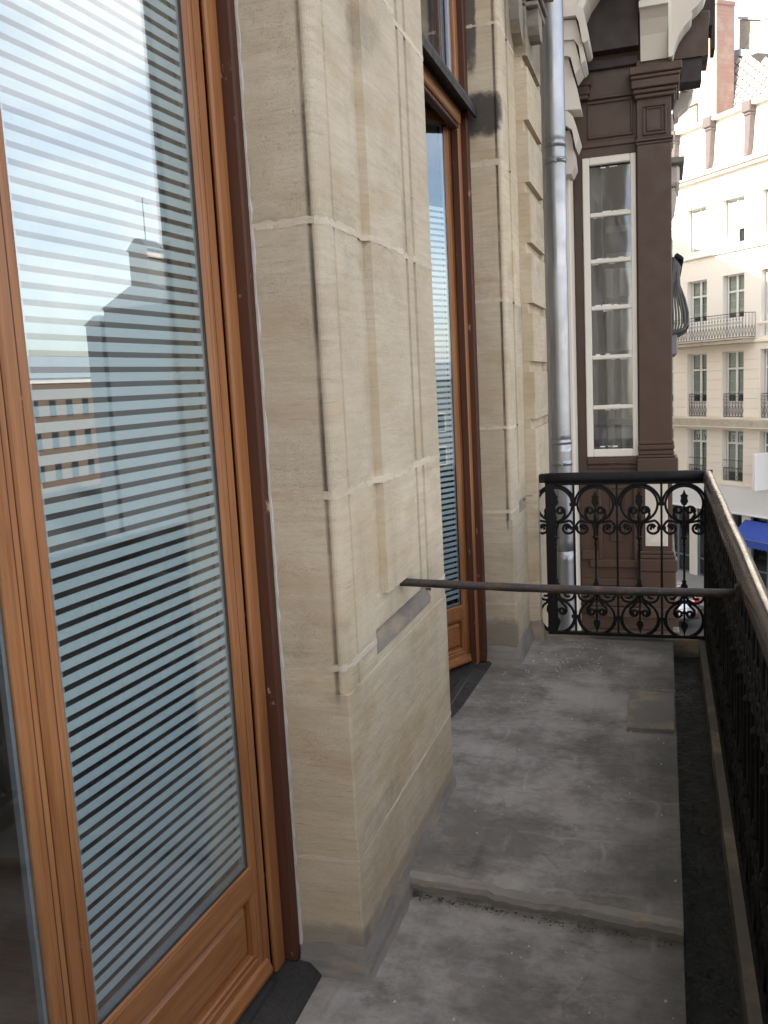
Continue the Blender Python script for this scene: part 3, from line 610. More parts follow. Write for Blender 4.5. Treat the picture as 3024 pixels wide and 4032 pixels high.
def window(y0, y1, label, angA, angB, lenA, lenB, film_top, ztop=2.745, filmB=None, jw=(0.122, 0.060), jx=-0.920, ox=-0.890):
    win = thing('french_window', label, 'window', (-0.93, y1, 0.03), 0)
    # fixed frame: inner member, dark outer moulding
    for (ya, yb, sgn) in ((y1 - jw[0], y1 - jw[1], 1), (y0 + jw[1], y0 + jw[0], -1)):
        MB().bbox(-0.953, jx, ya, yb, 0.037, 3.62, 0.006).build('frame_jamb', M_WOODV, win)
        d0 = ya - 0.0025 if sgn > 0 else yb
        if jx > -0.93: MB().box(-0.9525, jx - 0.004, d0, d0 + 0.0025, 0.05, 2.668).build('rebate_shade_strip', M_WOODD, win)  # dark strip paints the shaded side of the jamb
        q0, q1 = (yb - 0.026, yb) if sgn > 0 else (ya, ya + 0.026)
        MB().box(-1.03, -0.9535, q0, q1, 0.037, 3.62).build('frame_rebate', M_WOODD, win)
    for (ya, yb) in ((y1 - jw[1], y1 - 0.001), (y0 + 0.001, y0 + jw[1])):
        MB().bbox(-1.03, ox, ya, yb, 0.037, 3.62, 0.005).build('outer_moulding', M_WOODD, win, label='dark red-brown flaking outer moulding')
    MB().box(-1.03, -0.955, y0 + 0.122, y1 - 0.122, 0.037, 0.047).build('threshold_bar', M_THRESH, win)
    MB().prism([(-0.955, 0.037), (-0.926, 0.037), (-0.930, 0.044), (-0.955, 0.052)], y0 + 0.122, y1 - 0.122, 'y').build('threshold_bar', M_THRESH, win)
    # transom
    MB().bbox(-0.953, -0.905, y0 + 0.122, y1 - 0.122, 2.690, 2.754, 0.006).build('transom', M_WOODH, win)
    MB().bbox(-0.953, -0.918, y0 + 0.122, y1 - 0.122, 2.672, 2.689, 0.004).build('transom', M_WOODD, win)
    MB().prism([(-1.0, 2.755), (-0.905, 2.755), (-0.900, 2.770), (-0.880, 2.775), (-0.862, 2.738), (-0.846, 2.735), (-0.842, 2.765), (-0.858, 2.800), (-0.90, 2.845), (-1.0, 2.86)], y0 + 0.03, y1 - 0.028, 'y').build('drip_cornice', M_WOODBLK, win, label='dark moulded drip cornice over the doors')
    tp = MB().box(-0.962, -0.958, y0 + 0.122, y1 - 0.122, 2.86, 3.6).build('transom_pane', M_GLASS, win)
    for (ya, yb) in ((y1 - 0.160, y1 - 0.124),):
        MB().bbox(-0.957, -0.940, ya, yb, 2.86, 3.6, 0.003).build('spacer_bar', M_ALU, tp)
    hyA = y1 - 0.092; hyB = y0 + 0.092; hx = -0.950
    MB().box(-1.05, -0.9535, y0 + 0.122, y1 - 0.122, 2.758, 2.90).build('transom', M_WOODD, win)
    leaf(win, hx, hyA, angA, lenA, True, ztop, film_top)
    leaf(win, hx, hyB, angB, lenB, False, ztop, film_top, filmB or (0.0805, None), 0.032)
    return win

window(0.42, 1.945, 'large varnished wooden French window with pale horizontal film stripes, nearest the viewer', 3.0, 3.0, 0.686, 0.651, 2.315, 2.745, (0.0805, 0.45), (0.087, 0.033), -0.938, -0.908)
window(2.977, Y2, 'farther varnished wooden French window, its striped leaf swung inward beyond the pilaster', 28.0, 4.0, 0.67, 0.61, 2.315, 2.745)

# ================================================================== BALCONY RAILING
RL = thing('balcony_railing', 'black wrought iron balustrade with ring and scroll panels and worn round handrail', 'railing', (0.215, 5.02, 0.0))
ZR = 0.93
def rail_tube(pts, w, h, parent, name, mat):
    """rounded D-section rail"""
    prof = [(-w, -h), (-w, -h * 0.2)] + [(-w * math.cos(RAD(a)), -h * 0.2 + (h * 1.2) * math.sin(RAD(a))) for a in range(0, 181, 18)] + [(w, -h)]
    m = MB(); n = len(prof); p = [Vector(q) for q in pts]; k = len(p)
    for i, q in enumerate(p):
        t = (p[min(i + 1, k - 1)] - p[max(i - 1, 0)]).normalized(); sd = Vector((t.y, -t.x, 0)).normalized()
        if 0 < i < k - 1:
            t0 = (p[i] - p[i - 1]).normalized(); c = max(0.3, abs(Vector((t0.y, -t0.x, 0)).dot(sd))); sd = sd / c
        m.v += [tuple(q + sd * a + Vector((0, 0, b_))) for a, b_ in prof]
    for i in range(k - 1):
        for j in range(n): m.f.append((i * n + j, i * n + (j + 1) % n, (i + 1) * n + (j + 1) % n, (i + 1) * n + j)); m.sm.append(j < n - 1)
    m.f.append(tuple(range(n))); m.sm.append(False); m.f.append(tuple((k - 1) * n + j for j in range(n))); m.sm.append(False)
    return m.build(name, mat, parent)
pts = [(0.222 + 0.0008 * math.sin(i * 0.6 + 1), 5.02 - i * 0.10, ZR + 0.0006 * math.sin(i * 0.7)) for i in range(66)]
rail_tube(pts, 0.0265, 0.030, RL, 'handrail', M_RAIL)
rail_tube([(-0.640, 5.02, ZR - 0.004), (-0.50, 5.02, ZR - 0.002), (-0.2, 5.02, ZR - 0.003), (0.0, 5.02, ZR - 0.001), (0.248, 5.02, ZR)], 0.022, 0.027, RL, 'handrail', M_IRON)
MB().box(-0.640, 0.215, 5.008, 5.032, 0.885, 0.903).build('flat_bar', M_IRON, RL); MB().box(0.210, 0.234, -1.5, 5.008, 0.885, 0.901).build('flat_bar', M_IRON, RL)
MB().box(-0.640, 0.21, 5.006, 5.034, 0.022, 0.040).build('bottom_bar', M_IRON, RL); MB().box(0.208, 0.236, -1.5, 5.006, 0.022, 0.040).build('bottom_bar', M_IRON, RL)
MB().bbox(-0.640, -0.590, 5.005, 5.035, 0.0, 0.90, 0.003).build('wall_post', M_IRON, RL); MB().bbox(0.205, 0.240, 5.005, 5.038, 0.0, 0.90, 0.003).build('corner_post', M_IRON, RL)
MB().bbox(-0.672, -0.625, 5.0, 5.04, 0.90, 0.95, 0.006).build('wall_anchor', M_IRON, RL)
MB().box(0.2405, 0.2425, -1.5, 4.99, 0.042, 0.884).build('backing_sheet', M_IRON, RL, label='black sheet fixed behind the street-side scrollwork')
# the parts of one panel, drawn in x-z about the panel axis
TR = 0.0076
def spiral(cx, cz, r0, r1, a0, turns, n=26):
    return [(cx + (r0 + (r1 - r0) * (i / (n - 1)) ** 0.8) * math.cos(RAD(a0 + turns * 360 * i / (n - 1))), 0, cz + (r0 + (r1 - r0) * (i / (n - 1)) ** 0.8) * math.sin(RAD(a0 + turns * 360 * i / (n - 1)))) for i in range(n)]
def mirror(p): return [(-x, y, z) for x, y, z in p]
def panel_parts():
    P = {}
    m = MB().box(-0.1235, -0.1115, -0.006, 0.006, 0.04, 0.885); P['baluster_bar'] = m
    P['upper_ring'] = MB().tube(arc(0, 0.774, 0.097, 0, 360, 41)[:-1], TR, 6, closed=True)
    P['upper_arch'] = MB().tube(arc(0, 0.771, 0.1125, 4, 176, 25), TR, 6)
    P['lower_ring'] = MB().tube(arc(0, 0.128, 0.097, 0, 360, 41)[:-1], TR, 6, closed=True)
    P['lower_arch'] = MB().tube(arc(0, 0.131, 0.105, 184, 356, 25), TR, 6)
    m = MB()
    for s_ in (0, 1):
        f_ = mirror if s_ else (lambda p: p)
        out = [(0.004, 0, 0.585), (0.006, 0, 0.63), (0.018, 0, 0.668)] + [(0.02 + 0.066 * math.sin(RAD(t)) , 0, 0.668 + 0.013 * math.sin(RAD(t * 1.3))) for t in (25, 55)] + spiral(0.069, 0.640, 0.044, 0.016, 75, -1.15)
        m.tube(f_(out), TR, 6); m.tube(f_([(0.069 + 0.012 * math.cos(t), 0, 0.640 + 0.012 * math.sin(t)) for t in (0, 2, 4)]), 0.009, 6)
        inn = [(0.008, 0, 0.668), (0.040, 0, 0.690), (0.056, 0, 0.716)] + spiral(0.030, 0.738, 0.026, 0.008, -35, 1.3)
        m.tube(f_(inn), TR, 6)
    P['upper_scroll'] = m
    m = MB()
    for s_ in (0, 1):
        f_ = mirror if s_ else (lambda p: p)
        out = [(0.004, 0, 0.312), (0.008, 0, 0.265), (0.02, 0, 0.236), (0.045, 0, 0.222)] + spiral(0.066, 0.262, 0.042, 0.016, -95, 1.1)
        m.tube(f_(out), TR, 6)
        inn = [(0.006, 0, 0.235), (0.030, 0, 0.205), (0.052, 0, 0.180)] + spiral(0.030, 0.160, 0.024, 0.008, 20, -1.3)
        m.tube(f_(inn), TR, 6)
    P['lower_scroll'] = m
    P['baluster_spindle'] = MB().lathe((0, 0, 0), [(0.006, 0.22), (0.007, 0.27), (0.006, 0.295), (0.018, 0.306), (0.020, 0.318), (0.010, 0.334), (0.013, 0.345), (0.0065, 0.352), (0.006, 0.54), (0.012, 0.548), (0.007, 0.556), (0.007, 0.575), (0.019, 0.583), (0.019, 0.590), (0.009, 0.598), (0.007, 0.66), (0.012, 0.70), (0.006, 0.735)], 8)
    m = MB()
    fin = [(0.0, 0.852), (0.010, 0.826), (0.020, 0.820), (0.016, 0.806), (0.021, 0.786), (0.010, 0.768), (0.004, 0.765)]
    m.prism([(a, b_) for a, b_ in fin] + [(-a, b_) for a, b_ in reversed(fin[1:])], -0.006, 0.006, 'y'); m.tube([(0, 0, 0.72), (0, 0, 0.80)], 0.005, 6); m.tube([(0, 0, 0.868), (0, 0, 0.886)], 0.007, 6)
    P['tulip_finial'] = m
    m = MB(); sp = [(0.0, 0.030), (0.006, 0.058), (0.020, 0.092), (0.016, 0.108), (0.005, 0.118)]
    m.prism([(a, b_) for a, b_ in sp] + [(-a, b_) for a, b_ in reversed(sp[1:])], -0.006, 0.006, 'y'); m.tube([(0, 0, 0.10), (0, 0, 0.22)], 0.006, 6); m.tube([(0, 0, 0.155), (0, 0, 0.168), (0, 0, 0.180)], [0.004, 0.016, 0.004], 6)
    P['spear_finial'] = m
    P['collar'] = MB().box(-0.141, -0.094, -0.007, 0.007, -0.009, 0.009)
    return P
PP = panel_parts(); protos = {}
ox, oy = 0.215, 5.02
CM = PP.pop('collar'); collar0 = CM.build('collar', M_IRON, RL, local=True); first = [True]
def collars(x, y, rz):
    for z in (0.774, 0.640, 0.128):
        o = collar0 if first[0] else dup(collar0, (0, 0, 0)); first[0] = False
        o.location = (x, y, z); o.rotation_euler = (0, 0, rz)
for i in range(4):                                             # end railing, along x
    for nm, m in PP.items():
        if nm not in protos:
            o = m.build(nm, M_IRON, RL, local=True); protos[nm] = o
        else: o = dup(protos[nm], (0, 0, 0))
        o.location = (0.104 - 0.2350 * i - ox, 0, 0)
        if i == 3: o.location.x += 0.012
    collars(0.104 - 0.2350 * i - ox, 0, 0)
for i in range(26):                                            # street side, along y
    for nm in PP:
        o = dup(protos[nm], (0.222 - ox, 4.885 - 0.2350 * i - oy, 0)); o.rotation_euler = (0, 0, RAD(90))
    collars(0.222 - ox, 4.885 - 0.2350 * i - oy, RAD(90))

# iron tie bar from pilaster to railing
tb = thing('tie_bar', 'rusty round iron tie bar crossing the balcony at knee height', 'iron bar', (-0.735, 2.44, 0.925))
m = MB(); n_ = 24
m.tube([(-0.77 + (0.975) * i / n_ , 2.437 + (2.62 - 2.437) * i / n_ + 0.0012 * math.sin(i * 1.9), 0.923 - 0.058 * i / n_ - 0.006 * math.sin(math.pi * i / n_)) for i in range(n_ + 1)], [0.0125 + random.uniform(-0.0007, 0.0007) for i in range(n_ + 1)], 10)
m.build('bar', M_BAR, tb)
MB().tube([(-0.741, 2.437, 0.923), (-0.732, 2.4385, 0.923)], 0.0135, 10).build('wall_socket', M_BAR, tb)
MB().bbox(0.190, 0.232, 2.60, 2.64, 0.84, 0.89, 0.004).build('rail_bracket', M_BAR, tb)

# ================================================================== DOWNPIPE
PX, PY, PR = -0.605, 5.60, 0.061
dp = thing('downpipe', 'shiny round zinc downpipe running up the wall behind the end railing', 'drainpipe', (PX, PY, ground_z))
def pipe(z0, z1, r, dent=False):
    m = MB(); nz = max(2, int((z1 - z0) / 0.06)); pts = []; rs = []
    m.tube([(PX + 0.0008 * math.sin(i * 0.7), PY, z0 + (z1 - z0) * i / nz) for i in range(nz + 1)], [r - (0.006 * math.exp(-((z0 + (z1 - z0) * i / nz - 2.22) / 0.05) ** 2) if dent else 0) for i in range(nz + 1)], 24)
    return m.build('pipe_section', M_ZINC, dp)
pipe(ground_z, 0.40, PR); pipe(0.40, 1.085, PR); pipe(1.07, 2.87, PR - 0.0025, True); pipe(2.84, 4.6, PR)
for z in (2.755, 0.955):
    MB().tube([(PX, PY, z - 0.016), (PX, PY, z + 0.016)], PR + 0.0022, 24).build('pipe_clamp', M_ZINC, dp)
    o = MB().tube([(PX + 0.01, PY - PR - 0.012, z - 0.002), (PX + 0.06, PY - PR - 0.006, z)], 0.006, 6); o.box(PX + 0.004, PX + 0.014, PY - PR - 0.018, PY - PR + 0.004, z - 0.018, z + 0.018); o.build('clamp_bolt', M_ZINC, dp)
MB().tube([(PX, PY, 2.83), (PX, PY, 2.872)], PR + 0.0008, 24).build('pipe_collar', M_ZINC, dp); MB().tube([(PX, PY, 1.07), (PX, PY, 1.10)], PR + 0.0008, 24).build('pipe_collar', M_ZINC, dp)

# ================================================================== NEIGHBOURING HOUSE WITH BROWN TIMBER BAY
NB = thing('neighbouring_house', 'cream house next door with a brown timber bay and white multi-pane side window', 'house', (-0.6, 5.5, ground_z))
MB().box(-9.0, -0.76, 5.50, 17.0, ground_z, 10.0).build('house_wall', M_CREAM, NB)
MB().bbox(-0.90, -0.620, 5.70, 6.27, ground_z, 4.6, 0.01).build('stone_pier', M_PINKCREAM, NB)
MB().bbox(-0.90, -0.567, 6.06, 6.28, -0.13, 3.3, 0.01).build('stone_pier', M_CREAM, NB)
MB().box(-0.72, -0.566, 6.05, 6.28, -7.1, -0.131).build('stone_pier', M_CREAM, NB)
def xz(pts, y0, y1, name, mat, parent=NB, label=None): return MB().prism(pts, y0, y1, 'y').build(name, mat, parent, label=label)
xz([(-0.72, 3.70), (-0.458, 3.665), (-0.443, 3.640), (-0.436, 3.60), (-0.416, 3.484), (-0.424, 3.468), (-0.443, 3.458), (-0.455, 3.47), (-0.475, 3.59), (-0.49, 3.62), (-0.72, 3.63)], 5.80, 6.16, 'impost_moulding', M_CREAM)
xz([(-0.72, 3.63), (-0.492, 3.61), (-0.455, 3.462), (-0.442, 3.374), (-0.466, 3.352), (-0.48, 3.46), (-0.505, 3.50), (-0.72, 3.52)], 5.84, 6.12, 'impost_moulding', M_CREAM)
xz([(-0.72, 3.55), (-0.51, 3.53), (-0.468, 3.352), (-0.506, 3.306), (-0.530, 3.41), (-0.55, 3.42), (-0.72, 3.42)], 5.86, 6.10, 'impost_moulding', M_CREAM)
xz([(-0.72, 3.42), (-0.548, 3.42), (-0.511, 3.283), (-0.478, 3.112), (-0.552, 3.118), (-0.72, 3.12)], 5.90, 6.08, 'keystone_block', M_CREAM)
xz([(-0.72, 3.115), (-0.555, 3.10), (-0.524, 3.068), (-0.489, 2.935), (-0.511, 2.885), (-0.53, 2.99), (-0.57, 3.02), (-0.72, 3.02)], 5.86, 6.10, 'impost_moulding', M_CREAM)
xz([(-0.72, 3.01), (-0.55, 3.0), (-0.535, 2.96), (-0.52, 2.79), (-0.545, 2.74), (-0.72, 2.74)], 5.92, 6.12, 'impost_moulding', M_PINKCREAM)
# arched brace above the impost
ac = [(-0.468, 3.645), (-0.455, 3.70), (-0.425, 3.76), (-0.37, 3.83), (-0.29, 3.89), (-0.20, 3.93)]
xz([(-0.75, 3.645)] + ac + [(-0.20, 4.5), (-0.75, 4.5)], 5.95, 6.22, 'arch_brace', M_CREAM)
xz([(p[0] - 0.001, p[1]) for p in ac] + [(p[0] - 0.035, p[1] + 0.02) for p in reversed(ac)], 5.93, 5.949, 'arch_moulding', M_WHITEPAINT)
# bay carcass: side wall with its window opening
YB = 6.30
wx0, wx1, wz0, wz1 = -0.507, -0.160, 0.922, 2.903
bay = [(-0.565, wx0, -0.20, 4.4), (wx1, 0.040, -0.20, 4.4), (wx0, wx1, -0.20, wz0 - 0.085), (wx0, wx1, wz1 + 0.004, 4.4)]
for x0, x1, z0, z1 in bay: MB().box(x0, x1, YB, YB + 0.10, z0, z1).build('bay_side_wall', M_BROWN, NB)
for y0, y1, z0, z1 in ((YB + 0.1, 11.0, -0.2, 0.95), (YB + 0.1, 11.0, 2.9, 4.4), (YB + 0.1, YB + 0.22, 0.95, 2.9), (8.2, 11.0, 0.95, 2.9)): MB().box(0.0, 0.04, y0, y1, z0, z1).build('bay_front', M_BROWN, NB)
fw_ = MB()
for y0, y1, z0, z1 in ((YB + 0.22, YB + 0.28, 0.95, 2.9), (8.14, 8.2, 0.95, 2.9), (7.3, 7.36, 0.95, 2.9)): fw_.box(0.005, 0.035, y0, y1, z0, z1)
FW = fw_.build('front_casement', M_WHITEPAINT, NB); MB().box(0.018, 0.022, YB + 0.28, 8.14, 0.95, 2.9).build('window_pane', M_GLASS2, FW)
MB().box(-0.75, 0.0, 10.9, 11.0, -0.20, 4.4).build('bay_side_wall', M_BROWN, NB)
MB().box(-0.75, 0.0, YB + 0.1, 10.9, -0.28, -0.2).build('bay_floor', M_BROWN, NB)
MB().box(-0.75, 0.0, YB + 0.1, 10.9, 4.4, 4.5).build('bay_ceiling', M_BROWN, NB)
# corner post
MB().bbox(-0.158, 0.057, YB - 0.045, YB + 0.08, 0.83, 3.46, 0.006).build('corner_post', M_BROWN, NB)
MB().box(-0.166, -0.1585, YB - 0.02, YB, 0.95, 2.94).build('post_bead', M_BROWNDK, NB)
tiers = [(-0.199, 0.122, 3.352, 3.402), (-0.192, 0.112, 3.326, 3.351), (-0.187, 0.107, 3.272, 3.325), (-0.178, 0.092, 3.244, 3.271), (-0.168, 0.080, 3.216, 3.243)]
for x0, x1, z0, z1 in tiers: MB().bbox(x0, x1, YB - 0.045 - (x1 - 0.057), YB + 0.3, z0, z1, 0.006).build('capital_moulding', M_BROWN, NB)
MB().bbox(-0.168, 0.070, YB - 0.06, YB + 0.25, 2.955, 2.975, 0.005).build('post_astragal', M_BROWN, NB); MB().bbox(-0.164, 0.064, YB - 0.053, YB + 0.25, 2.936, 2.954, 0.005).build('post_astragal', M_BROWN, NB)
for a in (0.0, 0.022):
    fx0, fx1, fz0, fz1 = -0.118 + a, 0.028 - a, 2.992 + a, 3.175 - a * 0.6
    for (x0, x1, z0, z1) in ((fx0, fx1, fz0, fz0 + 0.012), (fx0, fx1, fz1 - 0.012, fz1), (fx0, fx0 + 0.012, fz0 + 0.012, fz1 - 0.012), (fx1 - 0.012, fx1, fz0 + 0.012, fz1 - 0.012)):
        MB().bbox(x0, x1, YB - 0.058 + a * 0.2, YB - 0.0452, z0, z1, 0.003).build('post_panel_moulding', M_BROWN, NB)
# post foot
for x0, x1, z0, z1, pr in ((-0.163, 0.066, 1.000, 1.026, 0.055), (-0.166, 0.070, 0.965, 0.999, 0.060), (-0.163, 0.066, 0.930, 0.964, 0.054), (-0.170, 0.076, 0.912, 0.929, 0.068), (-0.172, 0.092, 0.815, 0.911, 0.085)):
    MB().bbox(x0, x1, YB - pr, YB + 0.2, z0, z1, 0.007).build('post_foot', M_BROWN, NB)
# side panels above the window
MB().bbox(-0.500, -0.165, YB - 0.012, YB, 2.965, 3.000, 0.004).build('frieze_rail', M_BROWN, NB)
for (x0, x1, z0, z1) in ((-0.470, -0.180, 3.02, 3.036), (-0.470, -0.180, 3.236, 3.252), (-0.470, -0.456, 3.036, 3.236), (-0.194, -0.180, 3.036, 3.236)): MB().bbox(x0, x1, YB - 0.014, YB, z0, z1, 0.004).build('frieze_panel_moulding', M_BROWN, NB)
MB().bbox(-0.560, -0.15, YB - 0.02, YB, 3.262, 3.280, 0.004).build('frieze_rail', M_BROWN, NB)
for x1, z0, z1 in ((-0.440, 3.345, 3.385), (-0.450, 3.290, 3.344), (-0.458, 3.262, 3.289)): MB().bbox(-0.560, x1, YB - 0.06, YB, z0, z1, 0.005).build('wall_bracket_moulding', M_BROWN, NB)
MB().box(-0.56, -0.140, YB - 0.10, YB, 3.53, 4.6).build('frieze_board', M_BROWNDK, NB); MB().bbox(-0.56, -0.14, YB - 0.03, YB, 3.44, 3.50, 0.006).build('frieze_rail', M_BROWNDK, NB)
# eaves of the bay towards the street
MB().box(-0.13, 0.285, YB + 0.10, 6.72, 3.47, 3.70).build('bay_cornice', M_BROWN, NB); MB().bbox(-0.1, 0.297, YB + 0.16, 6.74, 3.70, 3.76, 0.008).build('bay_cornice', M_BROWN, NB)
MB().box(-0.1, 0.245, YB + 0.12, 6.60, 3.33, 3.469).build('bay_cornice', M_BROWNDK, NB)
MB().box(-0.1, 0.325, YB + 0.45, 7.0, 3.761, 4.4).build('bay_eave', M_BROWNDK, NB); MB().box(0.3255, 0.350, YB + 0.6, 7.1, 3.66, 4.4).build('bay_eave', M_BROWNDK, NB)
for yy in (6.95,): MB().box(0.3255, 0.338, yy, yy + 0.12, 3.75, 4.39).build('eave_batten', M_BROWN, NB)
# cream consoles on the corner post
c1 = [(0.060, 3.44), (0.066, 3.44), (0.080, 3.50), (0.100, 3.55), (0.135, 3.60), (0.170, 3.634), (0.182, 3.655), (0.177, 3.682), (0.215, 3.71), (0.252, 3.75), (0.275, 3.82), (0.275, 3.95), (0.060, 3.95)]
xz(c1, YB - 0.09, YB + 0.09, 'carved_console', M_CREAM); xz([(0.040, 3.425), (0.0595, 3.425), (0.0595, 3.95), (0.040, 3.95)], YB - 0.12, YB + 0.09, 'carved_console', M_WHITEPAINT)
yz = [(YB - 0.06, 3.44), (YB - 0.075, 3.50), (YB - 0.10, 3.58), (YB - 0.15, 3.655), (YB - 0.20, 3.70), (YB - 0.215, 3.715), (YB - 0.205, 3.73), (YB - 0.23, 3.78), (YB - 0.30, 3.85), (YB - 0.42, 3.92), (YB - 0.42, 3.99), (YB, 3.99), (YB, 3.44)]
MB().prism(yz, -0.128, 0.038, 'x').build('carved_console', M_CREAM, NB)
MB().prism([(y, z + 0.0) for y, z in [(YB - 0.162, 3.70), (YB - 0.235, 3.70), (YB - 0.235, 3.735), (YB - 0.162, 3.735)]], -0.132, 0.0395, 'x').build('console_bar', M_WHITEPAINT, NB)
# second scroll console further along
c2 = [(0.06, 3.81), (0.235, 3.81), (0.233, 3.755), (0.205, 3.745), (0.200, 3.70), (0.222, 3.67), (0.230, 3.61), (0.222, 3.54), (0.19, 3.48), (0.150, 3.45), (0.125, 3.43), (0.12, 3.40), (0.09, 3.385), (0.08, 3.46), (0.10, 3.50), (0.128, 3.54), (0.140, 3.70), (0.10, 3.745), (0.06, 3.755)]
c2 = [(x * 0.904, 1.5 + (z_ - 1.5) * 0.904) for x, z_ in c2]
xz(c2, 6.78, 6.95, 'carved_console', M_CREAM)
MB().tube([(0.167, 6.765, 3.398), (0.167, 6.785, 3.398)], 0.032, 16).build('console_rosette', M_WHITEPAINT, NB)
# white casement in the side of the bay
wf = MB()
for (x0, x1, z0, z1) in ((wx0, wx0 + 0.044, wz0, wz1), (wx1 - 0.040, wx1, wz0, wz1), (wx0 + 0.044, wx1 - 0.040, wz0, wz0 + 0.052), (wx0 + 0.044, wx1 - 0.040, wz1 - 0.048, wz1)):
    wf.bbox(x0, x1, YB - 0.018, YB + 0.03, z0, z1, 0.005)
WN = wf.build('casement', M_WHITEPAINT, NB, label='white painted casement of six stacked panes')
zb = [wz0 + 0.052, 1.262, 1.600, 1.928, 2.235, 2.535, wz1 - 0.048]
for z in zb[1:-1]: MB().bbox(wx0 + 0.044, wx1 - 0.040, YB - 0.016, YB + 0.02, z - 0.014, z + 0.014, 0.005).build('glazing_bar', M_WHITEPAINT, WN)
for a, c in zip(zb[:-1], zb[1:]):
    MB().box(wx0 + 0.044, wx1 - 0.040, YB + 0.004, YB + 0.008, a + 0.014, c - 0.014).build('window_pane', M_GLASS2, WN)
    pt = MB()
    for k_ in range(5):                                    # untidy putty and paint edges on the pane
        t = random.random(); x = wx0 + 0.05 + t * 0.2; w = random.uniform(0.02, 0.07); zz = (c - 0.016) if k_ % 2 else (a + 0.020)
        pt.box(x, x + w, YB + 0.001, YB + 0.0035, zz - random.uniform(0.003, 0.008), zz + random.uniform(0.0, 0.003))
    pt.build('putty_smear', M_FARFRAME, WN)
MB().bbox(wx0 - 0.0, wx1, YB - 0.03, YB, 0.872, 0.915, 0.006).build('window_sill', M_BROWN, NB); MB().bbox(wx0, wx1, YB - 0.012, YB, 0.838, 0.866, 0.004).build('window_sill', M_BROWN, NB)
# things behind those panes: inner casement and wall seen through
MB().box(wx0 - 0.05, wx0 + 0.115, YB + 0.16, YB + 0.20, -0.1, 4.2).build('inner_shutter', M_GREYWALL, NB)
for z in (1.13, 1.63, 2.02, 2.33, 2.52): MB().box(wx0 + 0.115, -0.02, YB + 0.55, YB + 0.58, z - 0.02, z + 0.02).build('inner_glazing_bar', M_GREYWALL, NB)
cu = MB()
cp = [(-0.72 + 0.7 * i / 40, YB + 1.1 + 0.03 * math.sin(i * 1.3) + 0.012 * math.sin(i * 2.9)) for i in range(41)]
cu.prism(cp + [(x, y + 0.02) for x, y in reversed(cp)], -0.1, 2.30, 'z'); cu.build('inner_curtain', M_BLIND, NB)
# lower part of the bay, through the railing
MB().box(-0.566, 0.055, YB - 0.012, YB + 0.1, -0.30, -0.20).build('bay_apron', M_BROWN, NB)
for (x0, x1, z0, z1, pr, nm) in ((-0.150, 0.055, 0.20, 0.814, 0.035, 'lower_post'), (-0.160, 0.066, 0.245, 0.268, 0.055, 'post_foot'), (-0.162, 0.074, 0.215, 0.244, 0.062, 'post_foot'), (-0.166, 0.086, 0.130, 0.214, 0.075, 'post_foot'), (-0.163, 0.076, -0.010, 0.129, 0.066, 'post_foot'), (-0.160, 0.070, -0.19, -0.011, 0.055, 'post_foot'),
    (-0.50, -0.165, 0.145, 0.200, 0.03, 'apron_rail'), (-0.566, -0.167, 0.010, 0.060, 0.020, 'apron_rail'), (-0.53, 0.08, -0.13, -0.075, 0.05, 'apron_rail'), (-0.50, 0.09, -0.20, -0.131, 0.08, 'apron_rail'), (-0.50, 0.095, -0.36, -0.301, 0.04, 'apron_rail'), (-0.555, -0.44, 0.20, 0.268, 0.03, 'apron_rail'), (-0.44, -0.415, 0.20, 0.80, 0.025, 'apron_stile'), (-0.20, -0.175, 0.20, 0.80, 0.03, 'apron_stile')):
    MB().bbox(x0, x1, YB - pr, YB + 0.06, z0, z1, 0.006).build(nm, M_BROWN, NB)
for (x0, x1, z0, z1) in ((-0.36, -0.25, 0.33, 0.342), (-0.36, -0.25, 0.70, 0.712), (-0.36, -0.348, 0.342, 0.70), (-0.262, -0.25, 0.342, 0.70)): MB().bbox(x0, x1, YB - 0.012, YB, z0, z1, 0.003).build('apron_panel_moulding', M_BROWN, NB)
o = MB().bbox(-0.123, 0.024, YB - 0.046, YB - 0.0352, 0.302, 0.79, 0.003).build('cream_panel', M_CREAM, NB, label='cream panel on the lower bay post')
o = MB().prism([(-0.095, 0.33), (0.0, 0.33), (0.0, 0.345), (-0.045, 0.385), (-0.095, 0.345)], YB - 0.050, YB - 0.0462, 'y').build('raised_field', M_WHITEPAINT, NB)
# shop storey of the house next door
MB().box(-0.56, 0.10, 6.55, 6.60, ground_z, -0.361).build('shop_front', M_GREYWALL, NB); MB().box(0.05, 0.10, 6.60, 12.0, ground_z, -0.28).build('shop_front', M_BROWN, NB)
MB().bbox(-0.48, -0.165, 6.52, 6.549, -0.60, -0.365, 0.004).build('shop_window_frame', M_WHITEPAINT, NB)
MB().bbox(-0.135, 0.10, 6.45, 6.549, ground_z, -0.361, 0.004).build('shop_pier', M_BROWN, NB)
# bellied iron balcony and stone corbel beyond the bay
bb = thing('bellied_balcony', 'black pot-bellied iron balcony guard jutting past the brown bay post', 'balcony guard', (0.06, 7.2, 1.76))
bp = [(0.085, 2.30), (0.118, 2.24), (0.110, 2.17), (0.118, 2.10), (0.148, 2.00), (0.172, 1.90), (0.176, 1.83), (0.158, 1.785), (0.11, 1.765), (0.055, 1.755)]
for i in range(13):
    y = 7.0 + i * 0.096; m = MB().tube([(x + random.uniform(-.004, .004), y + 0.012 * math.sin(k_ * 1.5 + i), z) for k_, (x, z) in enumerate(bp)], 0.0085, 6); m.build('curved_bar', M_FARIRON, bb)
for k_ in range(1, 6):                                    # the end of the guard, facing along the wall
    f_ = k_ / 6; MB().tube([(0.05 + (x - 0.05) * f_, 6.99 + 0.01 * math.sin(j * 2.0 + k_), z) for j, (x, z) in enumerate(bp)], 0.0085, 6).build('curved_bar', M_FARIRON, bb)
